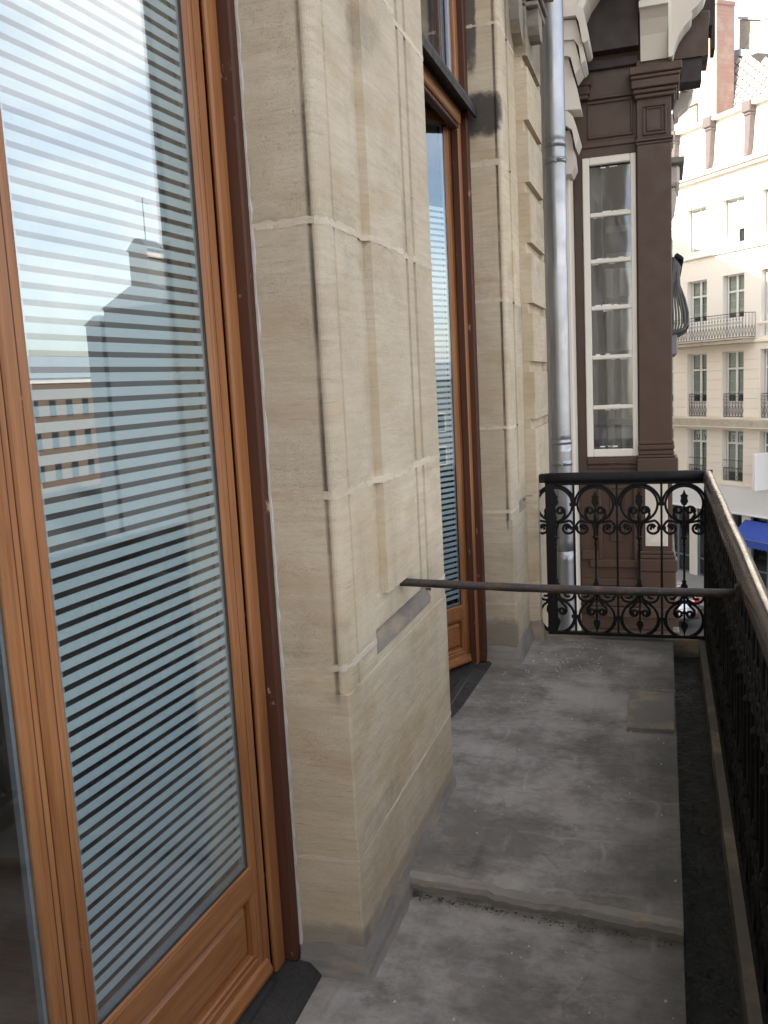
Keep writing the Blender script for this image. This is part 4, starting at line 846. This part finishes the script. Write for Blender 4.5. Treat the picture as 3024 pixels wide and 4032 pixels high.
MB().tube([(0.09, 6.98, 2.31), (0.125, 7.0, 2.285), (0.125, 8.2, 2.285)], 0.022, 8).build('top_rail', M_IRON, bb); MB().tube([(0.165, 7.0, 1.80), (0.165, 8.2, 1.80)], 0.016, 8).build('bottom_rail', M_IRON, bb)
MB().bbox(0.04, 0.10, 7.0, 8.2, 1.60, 1.75, 0.01).build('stone_ledge', M_GREYWALL, bb)
cb = NB
MB().bbox(0.03, 0.158, 7.3, 8.0, 3.02, 3.065, 0.006).build('ledge', M_OLDRENDER, cb); MB().bbox(0.03, 0.125, 7.35, 7.95, 2.87, 3.019, 0.02).build('corbel_block', M_PINKCREAM, cb)
MB().prism([(0.03, 2.86), (0.09, 2.86), (0.105, 2.80), (0.09, 2.72), (0.05, 2.66), (0.03, 2.66)], 7.4, 7.9, 'y').build('corbel_scroll', M_PINKCREAM, cb)

# ================================================================== HOUSE ACROSS THE END OF THE STREET
FA = math.atan2(-0.76939956, 0.63876782)
FX, FY = 1.02795, 38.29577
def far(name, label, cat, group=None, u=0.0, y=0.0, z=ground_z):
    c, s_ = math.cos(FA), math.sin(FA)
    return thing(name, label, cat, (FX + u * c - y * s_, FY + u * s_ + y * c, z), FA, group)
HF = far('pale_street_house', 'tall cream house, upper walls whitened for sunlight, facing down the street, with grey iron balcony and blinds', 'house')
def fb(m, name, mat, par=None, label=None): return m.build(name, mat, par or HF, local=True, label=label)
Z = lambda z: z - ground_z
U0, U1 = -7.0, 9.5
cols = [-5.94, -4.01, -2.08, -0.15, 1.78, 3.68, 5.61, 7.54]; WW = 1.09
rows = [(-2.92, -0.95), (-0.47, 2.04), (2.52, 4.87), (6.00, 7.63)]
# walls: upright piers and bands between the openings
bands = [(ground_z + 3.99, -2.92)] + [(rows[i][1], rows[i + 1][0]) for i in range(3)] + [(7.63, 8.80)]
for i, (a, c) in enumerate(bands): fb(MB().box(U0, U1, 0, 0.35, Z(a), Z(c)), 'wall_band', M_FARSUNLIT if i >= 3 else M_FARWALL)
edges = [U0] + [e for u in cols for e in (u, u + WW)] + [U1]
for ri, (a, c) in enumerate(rows):
    for k in range(0, len(edges), 2): fb(MB().box(edges[k], edges[k + 1], 0.001, 0.349, Z(a), Z(c)), 'wall_pier', M_FARSUNLIT if ri >= 2 else M_FARWALL)
# rusticated courses on the two lower storeys
for ri in (0, 1):
    a, c = rows[ri]; a = max(a, -2.95); n = 6 if ri == 0 else 7
    for k in range(0, len(edges), 2):
        if edges[k] > 6: continue
        h = (c - a) / n
        for j in range(n):
            fb(MB().bbox(edges[k] + (0.02 if k else 0), edges[k + 1] - 0.02, -0.018, 0.0, Z(a + j * h + 0.014), Z(a + (j + 1) * h), 0.006), 'wall_course', M_FARWALL)
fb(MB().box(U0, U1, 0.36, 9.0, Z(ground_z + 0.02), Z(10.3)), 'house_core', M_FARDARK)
for (p, z0, z1, nm, mt) in ((0.30, -0.80, -0.52, 'ledge', M_STAINLEDGE), (0.34, -0.83, -0.801, 'ledge', M_FARWALL), (0.07, 2.30, 2.42, 'string_course', M_FARWALL), (0.10, 5.70, 5.78, 'string_course', M_FARSUNLIT), (0.22, 8.60, 8.70, 'cornice', M_FARSUNLIT), (0.34, 8.701, 8.84, 'cornice', M_FARSUNLIT), (0.12, -3.10, -2.98, 'string_course', M_FARWALL)):
    fb(MB().bbox(U0, U1, -p, 0.0, Z(z0), Z(z1), 0.015), nm, mt)
fb(MB().bbox(3.60, U1, -0.10, 0.0, Z(2.94), Z(3.02), 0.01), 'window_ledge', M_FARWALL)
def far_window(u, a, c, kind):
    w = MB(); y0, y1 = 0.20, 0.25; t = 0.055; x0, x1 = u + 0.06, u + WW - 0.04; xm = (x0 + x1) / 2; h = c - a; zt = a + h * (0.74 if kind else 0.68); zlow = a + (0.78 if kind == 1 else 0.62 if kind == 2 else 0.05)
    for (p0, p1, q0, q1) in ((x0, x0 + t, a, c), (x1 - t, x1, a, c), (x0 + t, x1 - t, c - t, c), (xm - 0.05, xm + 0.05, a, c - t), (x0 + t, xm - 0.05, zt - 0.035, zt + 0.035), (xm + 0.05, x1 - t, zt - 0.035, zt + 0.035)): w.box(p0, p1, y0, y1, Z(q0), Z(q1))
    if kind in (1, 2): w.box(x0 + t, xm - 0.05, y0 + 0.01, y1, Z(a), Z(zlow)); w.box(xm + 0.05, x1 - t, y0 + 0.01, y1, Z(a), Z(zlow))
    wn = fb(w, 'window', M_FARFRAME)
    for (p0, p1) in ((x0 + t, xm - 0.05), (xm + 0.05, x1 - t)):
        for (q0, q1) in ((zlow, zt - 0.035), (zt + 0.035, c - t)): fb(MB().box(p0, p1, y0 + 0.02, y0 + 0.026, Z(q0), Z(q1)), 'pane', M_GLASSFAR, wn)
        zb0 = zlow + (zt - zlow) * 0.20
        if kind == 0: fb(MB().box(p0, p1, y0 + 0.028, y0 + 0.032, Z(a + (0.5 if u > 1 and u < 2 and p0 > xm else 0.06)), Z(c - t)), 'white_glare_sheet', M_FARFRAME, wn); continue  # white sheet added behind top-row panes to imitate sun glare
        bl = fb(MB().box(p0 - 0.03, p1 + 0.03, y0 + 0.10, y0 + 0.105, Z(zb0 + 0.14), Z(c - (t if kind != 0 else 0.5))), 'blind', M_BLIND, wn)
        hm = MB().box(p0 - 0.03, p1 + 0.03, y0 + 0.095, y0 + 0.105, Z(zb0), Z(zb0 + 0.14))
        for f in (0.33, 0.62, 0.88): zz = zb0 + 0.14 + (c - 0.1 - zb0) * f * 0.72; hm.box(p0 - 0.03, p1 + 0.03, y0 + 0.093, y0 + 0.0995, Z(zz), Z(zz + 0.022))
        fb(hm, 'blind_hem', M_BLINDHEM, wn)
    return wn
def guard(u0, u1, z0, z1, y, parent, style, name='window_guard'):
    m = MB(); r = 0.011
    m.box(u0, u1, y - 0.012, y + 0.012, Z(z1 - 0.025), Z(z1)); m.box(u0, u1, y - 0.012, y + 0.012, Z(z0), Z(z0 + 0.025))
    n = max(3, round((u1 - u0) / 0.155)); h = z1 - z0
    for i in range(n + 1):
        x = u0 + (u1 - u0) * i / n; m.tube([(x, y, Z(z0)), (x, y, Z(z1))], r, 4, cap=False)
        m.tube([(x, y, Z(z0 + h * 0.70)), (x, y, Z(z0 + h * 0.73)), (x, y, Z(z0 + h * 0.76))], [0.008, 0.03, 0.008], 5, cap=False)
        if i < n:
            x2 = u0 + (u1 - u0) * (i + 1) / n; xm = (x + x2) / 2; w = (x2 - x)
            m.tube([(x, y, Z(z0 + h * 0.04)), (xm, y, Z(z0 + h * 0.28)), (x2, y, Z(z0 + h * 0.50))], r * 0.9, 4, cap=False)
            m.tube([(x2, y, Z(z0 + h * 0.04)), (xm, y, Z(z0 + h * 0.28)), (x, y, Z(z0 + h * 0.50))], r * 0.9, 4, cap=False)
            m.tube([(xm + w * 0.26 * math.cos(RAD(t)), y, Z(z0 + h * 0.58 + w * 0.26 * math.sin(RAD(t)))) for t in range(-60, 270, 55)], r * 0.8, 4, cap=False)
            m.tube([(xm + w * 0.22 * math.cos(RAD(t)), y, Z(z0 + h * 0.86 + w * 0.22 * math.sin(RAD(t)))) for t in range(-60, 270, 55)], r * 0.8, 4, cap=False)
    return m.build(name, M_FARIRON, parent, local=True)
letters = {}
for u in cols:
    for ri, (a, c) in enumerate(rows):
        kind = (3, 2, 1, 0)[ri]
        wn = far_window(u, a, c, kind if ri else 2 if False else kind)
        if u < -2.5 or u > 6.5: continue
        if ri == 1: guard(u + 0.02, u + WW - 0.02, a + 0.03, a + 0.92, 0.07, wn, 1)
        if ri == 0:
            guard(u + 0.02, u + WW - 0.02, a + 0.03, a + 0.52, 0.07, wn, 1)
            g2 = MB().tube([(u, 0.07, Z(a + 0.80)), (u + WW, 0.07, Z(a + 0.80))], 0.012, 5); fb(g2, 'guard_rod', M_FARIRON, wn)
        if ri == 0: fb(MB().bbox(u - 0.12, u + WW + 0.08, -0.10, 0.0, Z(a - 0.06), Z(a), 0.01), 'window_sill', M_FARWALL)
# long balcony
fb(MB().bbox(-0.90, 3.44, -0.62, 0.0, Z(2.30), Z(2.44), 0.015), 'balcony_slab', M_STAINLEDGE); fb(MB().bbox(-0.95, 3.47, -0.66, 0.0, Z(2.441), Z(2.50), 0.012), 'balcony_slab', M_STAINLEDGE)
guard(-0.90, 3.42, 2.51, 3.40, -0.60, HF, 2, 'balcony_guard')
for uu in (-0.90, 3.42):
    m = MB(); m.box(uu - 0.012, uu + 0.012, -0.6, 0, Z(3.375), Z(3.40)); m.box(uu - 0.012, uu + 0.012, -0.6, 0, Z(2.51), Z(2.535))
    for k in range(5):
        y = -0.6 + 0.6 * k / 4; m.tube([(uu, y, Z(2.51)), (uu, y, Z(3.4))], 0.011, 4, cap=False)
        if k < 4: m.tube([(uu, y, Z(2.55)), (uu, y + 0.075, Z(2.75)), (uu, y + 0.15, Z(2.95))], 0.01, 4, cap=False); m.tube([(uu, y + 0.15, Z(2.55)), (uu, y + 0.075, Z(2.75)), (uu, y, Z(2.95))], 0.01, 4, cap=False)
    fb(m, 'balcony_guard', M_FARIRON)
# attic wall, eaves and tapering dark fins painted as shaded dormer sides
fb(MB().box(U0, U1, 0.10, 0.36, Z(8.80), Z(10.62)), 'attic_wall', M_FARSUNLIT); fb(MB().bbox(U0, U1, -0.14, 0.4, Z(10.621), Z(10.74), 0.02), 'attic_eave', M_FARWALL)
for u in (-1.05, 0.93, 2.89, 4.85):
    m = MB().bbox(u - 0.02, u + 0.40, -0.22, 0.10, Z(10.40), Z(10.78), 0.03); m.bbox(u + 0.01, u + 0.36, -0.16, 0.10, Z(10.30), Z(10.40), 0.02)
    m.prism([(u + 0.05, Z(10.30)), (u + 0.34, Z(10.30)), (u + 0.26, Z(9.2)), (u + 0.16, Z(8.95)), (u + 0.03, Z(8.86))], -0.12, 0.10, 'y'); fb(m, 'shaded_fin', M_FINSHADE)
for u in (-0.05, 1.95, 3.9): fb(MB().bbox(u, u + 0.7, 0.06, 0.099, Z(9.2), Z(10.2), 0.01), 'attic_window', M_FARFRAME)
fb(MB().prism([(-0.1, Z(10.74)), (0.5, Z(10.74)), (9.0, Z(11.6)), (9.0, Z(10.3)), (0.36, Z(10.3)), (0.36, Z(10.6))], U0, U1, 'x'), 'roof', M_ROOFZINC)
# ground floor: pale piers, dark shop windows
for u in (-3.9, -1.95, -0.03, 1.36, 2.85, 4.9): fb(MB().bbox(u, u + 0.39, -0.02, 0.2, Z(ground_z), Z(ground_z + 2.99), 0.01), 'shop_pier', M_FARWALL)
for u0, u1 in ((-3.51, -1.95), (-1.56, -0.03), (0.36, 1.36), (1.75, 2.85), (3.24, 4.9)):
    sw = MB(); a, c = ground_z + 0.10, ground_z + 2.98
    for (p0, p1, q0, q1) in ((u0, u0 + 0.06, a, c), (u1 - 0.06, u1, a, c), ((u0 + u1) / 2 - 0.03, (u0 + u1) / 2 + 0.03, a + 0.06, c), (u0 + 0.06, u1 - 0.06, a, a + 0.06), (u0 + 0.06, u1 - 0.06, a + 0.72, a + 0.78)): sw.box(p0, p1, 0.06, 0.11, Z(q0), Z(q1))
    w_ = fb(sw, 'shop_window', M_STEELBLUE); fb(MB().box(u0 + 0.06, u1 - 0.06, 0.08, 0.086, Z(a + 0.06), Z(c)), 'pane', M_GLASSFAR, w_)
fb(MB().box(U0, U1, -0.03, 0.2, Z(-4.109), Z(-3.1)), 'shop_fascia', M_FARWALL)
# letters pasted inside the second-storey windows
def letter_sheet(u, z, w, h, ch, label):
    t = far('letter_sheet', label, 'paper letter', 'paper letters in the upper windows', u, 0.228, z)
    t.children
    MB().box(0, w, 0, 0.004, 0, h).build('paper', M_PAPER, t, local=True)
    cu = bpy.data.curves.new('printed_letter', 'FONT'); cu.body = ch; cu.size = h * 0.80; cu.extrude = 0.002; cu.align_x = 'CENTER'
    o = bpy.data.objects.new('printed_letter', cu); COL.objects.link(o); o.parent = t; o.location = (w / 2, -0.004, h * 0.20); o.rotation_euler = (RAD(90), 0, 0); o.scale = (0.85, 1, 1)
    dg = bpy.context.evaluated_depsgraph_get(); me = bpy.data.meshes.new_from_object(o.evaluated_get(dg)); me.materials.clear(); me.materials.append(M_INK)
    n = bpy.data.objects.new('printed_letter', me); COL.objects.link(n); n.parent = t; n.location = o.location; n.rotation_euler = o.rotation_euler; n.scale = o.scale
    bpy.data.objects.remove(o); bpy.data.curves.remove(cu)
zl = -1.47
letter_sheet(-0.15 + 0.26, zl, 0.24, 0.40, 'U', 'white paper letter U in the far window, left of the pair')
letter_sheet(-0.15 + 0.64, zl, 0.30, 0.40, 'V', 'white paper letter V in the far window, beside the U')
letter_sheet(1.78 + 0.25, zl, 0.26, 0.40, 'E', 'white paper letter E in the far window right of U and V')
letter_sheet(1.78 + 0.65, zl, 0.29, 0.40, 'R', 'white paper letter R beside the E in the far window')
letter_sheet(3.68 + 0.26, zl, 0.26, 0.40, 'T', 'white paper letter partly cut off at the right edge of the picture')
# white fascia sign, blade sign, awning
sg = far('shop_sign', 'blank white shop fascia sign above the far ground floor', 'shop sign', None, -1.2, -0.05)
MB().bbox(-3.0, 8.0, -0.06, 0.0, Z(-4.10), Z(-3.10), 0.01).build('sign_board', M_SIGN, sg, local=True); MB().bbox(-3.0, 8.0, -0.14, -0.061, Z(-4.15), Z(-4.09), 0.01).build('sign_lip', M_SIGN, sg, local=True)
bs = far('blade_sign', 'white upright blade sign projecting from the far house at the right edge', 'blade sign', None, 4.25, -0.10, -3.05)
MB().bbox(-0.06, 0.10, -0.75, 0.0, 0.0, 1.36, 0.02).build('sign_box', M_SIGN, bs, local=True); MB().box(0.0, 0.04, 0.0, 0.1, 0.6, 0.7).build('wall_bracket', M_FARIRON, bs, local=True)
aw = far('awning', 'bright blue cloth awning over the far shop front', 'awning', None, 2.86, -0.05, -5.3)
MB().add([(0.20, 0.0, 0.98), (3.0, 0.0, 0.98), (3.0, -0.55, 0.36), (0.02, -0.55, 0.36), (0.20, 0.0, 0.94), (3.0, 0.0, 0.94), (3.0, -0.53, 0.32), (0.02, -0.53, 0.32)], [(0, 1, 2, 3), (4, 7, 6, 5), (0, 3, 7, 4), (1, 5, 6, 2)]).build('awning_cloth', M_BLUE, aw, local=True)
vl = MB(); n = 16
for i in range(n):
    x0 = 0.02 + 2.98 * i / n; x1 = 0.02 + 2.98 * (i + 1) / n; vl.add([(x0, -0.552, 0.37), (x1, -0.552, 0.37), (x1, -0.56, 0.10), ((x0 + x1) / 2, -0.56, 0.05), (x0, -0.56, 0.10)], [(0, 1, 2, 3, 4)])
vl.build('valance', M_BLUE, aw, local=True); MB().tube([(0.02, -0.55, 0.35), (3.0, -0.55, 0.35)], 0.02, 6).build('front_bar', M_STEELBLUE, aw, local=True)

# ------------------------------------------------------------------ old slate-roofed house behind it
OH = far('slate_roofed_house', 'old house with broken pale diamond slates and grey gable behind the street house', 'house', None, -2.0, 9.2)
MB().box(-9, 9, 0.3, 7, 0, Z(12.2)).build('house_wall', M_FARDARK, OH, local=True)
# (its visible parts stand 4 m behind the street facade; local frame shifted)
SH = (2.0, -9.2 + 4.0)
def lp(u, y, z): return (u + SH[0], y + SH[1], Z(z))
MB().add([lp(-8, 0.06, 11.6), lp(3, 0.06, 11.6), lp(3, 0.24, 12.6), lp(-2.1, 0.56, 14.6), lp(-2.1, 0.60, 14.75), lp(-8, 0.60, 14.75), lp(-8, 0.8, 14.75), lp(-2.1, 0.8, 14.75)], [(0, 1, 2, 3, 4, 5), (5, 4, 7, 6)]).build('roof_boarding', M_FARDARK, OH, local=True)
hole = [(-3.78, 13.80), (-3.95, 13.98), (-3.60, 13.98), (-3.78, 14.16), (-3.78, 13.62)]
slate_me = None; cnt = 0
r_ = 0
z = 11.9
while z < 14.75:
    u = -5.6 + (0.2275 if r_ % 2 else 0)
    while u < 1.2:
        d_ = min(math.hypot(u - hu, (z - hz) * 1.2) for hu, hz in hole)
        if d_ > 0.16 and (u < -2.2 or z < 14.42 - (u + 2.05) * 0.42) and not (-3.02 < u < -2.55 and False):
            yy = 0.03 + (z - 11.6) / 3.15 * 0.54
            if slate_me is None:
                o = MB().add([(-0.203, -0.018, 0.0), (0, -0.050, -0.164), (0.203, -0.018, 0.0), (0, 0.024, 0.164), (-0.203, 0.0, 0.004), (0, -0.026, -0.158), (0.203, 0.0, 0.004)], [(0, 1, 2, 3), (0, 4, 5, 1), (1, 5, 6, 2)]).build('roof_slate', M_SLATE, OH, local=True); slate_me = o
            else: o = slate_me.copy(); COL.objects.link(o)
            o.location = lp(u, yy + random.uniform(-0.006, 0.006), z); o.rotation_euler = (0, random.uniform(-0.02, 0.02), 0)
            if math.hypot(u + 3.33, z - 14.2) < 0.34 or (abs(u + 3.35) < 0.25 and 13.2 < z < 13.75 and random.random() < 0.5):
                if not slate_me.get('dk'): slate_me['dk'] = 1
                o2 = o.data.copy(); o2.materials[0] = M_SLATEDK; o.data = o2
            cnt += 1
        u += 0.455
    z += 0.1825; r_ += 1
del slate_me['dk']
for k in range(6):
    uu = -4.06 + k * 0.115; MB().box(uu + SH[0], uu + 0.035 + SH[0], SH[1] + 0.30, SH[1] + 0.33, Z(13.5), Z(14.3)).build('roof_lath', M_LATH, OH, local=True)
for k in range(6):
    zz = 13.58 + k * 0.115; MB().box(-4.1 + SH[0], -3.4 + SH[0], SH[1] + 0.335, SH[1] + 0.36, Z(zz), Z(zz + 0.03)).build('roof_lath', M_LATH, OH, local=True)
MB().add([lp(-2.6, 0.5, 14.80), lp(-2.05, 0.5, 14.70), lp(-0.05, 0.5, 13.86), lp(-0.05, 0.5, 13.70), lp(-2.6, 0.5, 14.6), lp(-2.6, 0.9, 14.80), lp(-0.05, 0.9, 13.86)], [(0, 1, 2, 3, 4), (0, 5, 6, 2, 1)]).build('lead_flashing', M_ROOFZINC, OH, local=True)
MB().prism([(-2.6 + SH[0], Z(14.0)), (2.0 + SH[0], Z(12.6)), (2.0 + SH[0], Z(13.1)), (0.2 + SH[0], Z(14.20)), (-1.38 + SH[0], Z(15.60)), (-2.6 + SH[0], Z(16.1))], SH[1] + 0.95, SH[1] + 1.3, 'y').build('gable_wall', M_OLDRENDER, OH, local=True)
MB().prism([(-2.6 + SH[0], Z(16.11)), (-1.36 + SH[0], Z(15.62)), (0.22 + SH[0], Z(14.22)), (2.0 + SH[0], Z(13.12)), (2.0 + SH[0], Z(13.22)), (0.24 + SH[0], Z(14.33)), (-1.33 + SH[0], Z(15.74)), (-2.6 + SH[0], Z(16.22))], SH[1] + 0.85, SH[1] + 3.0, 'y').build('gable_coping', M_ROOFZINC, OH, local=True)
MB().box(-5.3 + SH[0], -3.85 + SH[0], SH[1] - 0.25, SH[1] + 0.05, Z(11.5), Z(12.95)).build('brick_parapet', M_BRICK, OH, local=True); MB().bbox(-5.4 + SH[0], -3.1 + SH[0], SH[1] - 0.35, SH[1] + 0.05, Z(12.951), Z(13.10), 0.02).build('parapet_coping', M_OLDRENDER, OH, local=True)
ch = MB().box(-2.72 + SH[0], -2.10 + SH[0], SH[1] - 0.75, SH[1] + 0.2, Z(11.0), Z(16.35)).build('chimney', M_BRICK, OH, local=True, label='tall red brick chimney stack against the slates')
MB().bbox(-2.76 + SH[0], -2.06 + SH[0], SH[1] - 0.79, SH[1] + 0.24, Z(16.351), Z(16.55), 0.02).build('chimney_cap', M_BRICK, ch, local=True)
MB().box(-3.02 + SH[0], -2.735 + SH[0], SH[1] - 0.9, SH[1] - 0.1, Z(11.0), Z(18.4)).build('rendered_flue', M_SIGN, OH, local=True)

# ------------------------------------------------------------------ street below
structure(MB().add([(0, 0, 0)], []).build('kerb_anchor', M_PAVE)) if False else None
pvm = MB(); c_, s_ = math.cos(FA), math.sin(FA)
def W2(u, y): return (FX + u * c_ - y * s_, FY + u * s_ + y * c_)
p = [W2(-14, -3.2), W2(18, -3.2), W2(18, 0.4), W2(-14, 0.4)]
pvm.prism(p, ground_z, ground_z + 0.12, 'z'); structure(pvm.build('far_pavement', M_PAVE))
structure(MB().box(-0.8, 1.3, -10, 22, ground_z, ground_z + 0.13).build('near_pavement', M_PAVE))

def car(name, label, x, y, head, paint, with_lights=True):
    c = thing(name, label, 'car', (x, y, ground_z), RAD(-head), 'cars parked at the end of the street')
    # local: +y forward, x to the right; rear at y=0
    L, Wd = 4.0, 0.86
    def sec(pr, x): return [(x * k, y_, z_) for (y_, z_, k) in pr]
    low = [(0.02, 0.30, .93), (0.0, 0.50, .96), (0.03, 0.72, 1.0), (0.10, 0.95, .98), (1.0, 0.98, 1.0), (2.9, 0.95, .98), (3.75, 0.76, .92), (3.95, 0.55, .86), (3.98, 0.30, .84), (2, 0.24, .95)]
    m = MB(); xs_ = (-Wd, -Wd * 0.55, Wd * 0.55, Wd); n = len(low)
    for x_ in xs_: m.v += [(x_ * (k if abs(x_) == Wd else 1), y_ + (0.10 if abs(x_) == Wd and y_ < 0.5 else 0) - (0.12 if abs(x_) == Wd and y_ > 3.6 else 0), z_) for (y_, z_, k) in low]
    for j in range(3):
        for i in range(n): m.f.append((j * n + i, j * n + (i + 1) % n, (j + 1) * n + (i + 1) % n, (j + 1) * n + i)); m.sm.append(False)
    m.f.append(tuple(range(n))); m.sm.append(False); m.f.append(tuple(3 * n + i for i in range(n))); m.sm.append(False)
    cab = [(0.12, 0.95), (0.45, 1.40), (0.9, 1.47), (1.9, 1.46), (2.85, 0.96)]
    k = len(cab); o_ = len(m.v)
    m.v += [(-Wd * (0.97 if z_ < 1 else 0.76), y_, z_) for y_, z_ in cab] + [(Wd * (0.97 if z_ < 1 else 0.76), y_, z_) for y_, z_ in cab]
    for i in range(k - 1): m.f.append((o_ + i, o_ + i + 1, o_ + k + i + 1, o_ + k + i)); m.sm.append(False)
    m.f.append(tuple(o_ + i for i in range(k))); m.sm.append(False); m.f.append(tuple(o_ + k + i for i in range(k))); m.sm.append(False)
    b = m.build('car_body', paint, c, local=True)
    bv = b.modifiers.new('round', 'BEVEL'); bv.width = 0.05; bv.segments = 3; bv.limit_method = 'ANGLE'
    MB().add([(-0.62, 0.135, 1.0), (0.62, 0.135, 1.0), (0.54, 0.415, 1.37), (-0.54, 0.415, 1.37), (-0.62, 0.16, 0.99), (0.62, 0.16, 0.99), (0.54, 0.44, 1.36), (-0.54, 0.44, 1.36)], [(0, 1, 2, 3), (4, 7, 6, 5), (0, 4, 5, 1), (2, 6, 7, 3), (1, 5, 6, 2), (0, 3, 7, 4)]).build('rear_window', M_CARGLASS, c, local=True).location.y = -0.028
    MB().add([(-0.60, 1.99, 1.44), (0.60, 1.99, 1.44), (0.74, 2.78, 1.0), (-0.74, 2.78, 1.0), (-0.6, 1.97, 1.42), (0.6, 1.97, 1.42), (0.74, 2.76, 0.98), (-0.74, 2.76, 0.98)], [(0, 3, 2, 1), (4, 5, 6, 7), (0, 1, 5, 4), (2, 3, 7, 6)]).build('windscreen', M_CARGLASS, c, local=True).location.z = 0.03
    for sx in (-1, 1):
        MB().add([(sx * 0.85, 0.55, 1.01), (sx * 0.85, 2.5, 1.0), (sx * 0.70, 1.85, 1.40), (sx * 0.70, 0.78, 1.41), (sx * 0.83, 0.55, 1.01), (sx * 0.83, 2.5, 1.0), (sx * 0.68, 1.85, 1.40), (sx * 0.68, 0.78, 1.41)], [(0, 1, 2, 3), (4, 7, 6, 5), (0, 4, 5, 1), (2, 6, 7, 3), (0, 3, 7, 4), (1, 5, 6, 2)]).build('side_window', M_CARGLASS, c, local=True).location.x = sx * 0.012
        tl = MB().bbox(min(sx * 0.60, sx * 0.86), max(sx * 0.60, sx * 0.86), 0.0, 0.28, 0.76, 0.98, 0.04).build('tail_light', M_RED, c, local=True)
        MB().bbox(min(sx * 0.42, sx * 0.62), max(sx * 0.42, sx * 0.62), 0.0, 0.12, 0.80, 0.94, 0.03).build('tail_light', M_PINK, c, local=True)
        MB().bbox(min(sx * 0.42, sx * 0.72), max(sx * 0.42, sx * 0.72), -0.02, 0.06, 0.42, 0.49, 0.02).build('bumper_reflector', M_RED, c, local=True)
        for yy in (0.75, 3.25):
            w = MB().tube([(sx * 0.68, yy, 0.31), (sx * 0.87, yy, 0.31)], 0.31, 20).build('wheel', M_TYRE, c, local=True); MB().tube([(sx * 0.80, yy, 0.31), (sx * 0.885, yy, 0.31)], 0.19, 14).build('wheel_rim', M_ZINC, w, local=True)
    MB().bbox(-0.26, 0.26, -0.035, -0.005, 0.58, 0.70, 0.008).build('number_plate', M_SIGN, c, local=True)
    MB().bbox(-0.80, 0.80, -0.02, 0.12, 0.28, 0.40, 0.03).build('bumper', M_RUBBER, c, local=True)
    return c
car('silver_hatchback', 'silver hatchback with red tail light, seen through the end railing', 0.50, 30.1, -39.7, M_SILVER)
car('dark_car', 'dark green car parked behind the silver hatchback near the shop front', -1.35, 33.4, -39.7, M_DKCAR)

# ------------------------------------------------------------------ unseen house on our side, sized to shade the street end; houses across the square (seen in the glass)
def house(label, x0, x1, y0, y1, h, mat, roof_h, group, chim=True, plain=False, face='-x'):
    t = thing('terraced_house', label, 'house', (x0, y0, ground_z), 0, group)
    MB().box(x0, x1, y0, y1, ground_z, h).build('house_wall', mat, t)
    MB().prism([(x0 - 0.2, h), (x1 + 0.2, h), (x1 - (x1 - x0) * 0.35, h + roof_h), (x0 + (x1 - x0) * 0.35, h + roof_h)], y0, y1, 'y').build('roof', M_ROOFZINC, t)
    if chim: MB().box(x0 + 1.5, x0 + 2.3, y0 + 0.5, y0 + 1.9, h + 0.2, h + roof_h + 1.4).build('chimney', M_BRICK, t)
    if plain: MB().box(x0 - 0.12, x0, y0, y1, h - 0.5, h - 0.2).build('cornice', M_PINKCREAM, t)
    if plain and h > 10: MB().tube([(x0 + 0.4, y0 + 0.5, h), (x0 + 0.4, y0 + 0.5, h + 3.2)], 0.03, 5).tube([(x0 + 0.4, y0 - 0.2, h + 2.9), (x0 + 0.4, y0 + 1.2, h + 2.9)], 0.02, 5).build('antenna', M_FARIRON, t)
    n = max(2, int((y1 - y0) / 2.2)) if h < 10 else 1; fl_ = int((h - ground_z) / 3.0)
    for f in range(fl_):
        for i in range(n):
            yc = y0 + (i + 0.5) * (y1 - y0) / n; zc = ground_z + 1.0 + f * 3.0; xx = x0 if face == '-x' else x1; sg_ = -1 if face == '-x' else 1
            w = MB().box(xx, xx + sg_ * 0.05, yc - 0.5, yc + 0.5, zc, zc + 1.7).build('window', mat if plain else M_PINKCREAM, t); MB().box(xx + sg_ * 0.051, xx + sg_ * 0.06, yc - 0.42, yc + 0.42, zc + 0.08, zc + 1.62).build('pane', M_CARGLASS, w)
    return t
house('unseen cream house on our own side past the bay, sized to shade the far house', -12, -3.0, 17.2, 40, 9.0, M_FARWALL, 2.5, 'houses beyond the neighbouring house', face='+x')
house('dark slate-blue house across the square, mirrored in the big window', 24.5, 29.5, 37.5, 46.0, 6.0, M_DARKWALL, 1.0, 'houses mirrored in the glass', False, True)
house('lower dark annexe beside the slate-blue house, mirrored in the big window', 29.6, 31.3, 38.1, 43.0, 5.3, M_DARKWALL, 0.5, 'houses mirrored in the glass', False, True)
house('tall narrow house with chimney across the square, mirrored in the big window', 33.9, 35.3, 47.2, 48.9, 10.6, M_GREYWALL, 0.7, 'houses mirrored in the glass', False, True)
house('low warm brick house across the square, mirrored in the big window', 60, 68, 44.0, 84.0, 3.6, M_BRICKWALL2, 2.2, 'houses mirrored in the glass', True, True)
house('long low house at the far side of the square, mirrored in the big window', 70, 80, 20.0, 43.0, 1.6, M_DARKWALL, 1.6, 'houses mirrored in the glass')
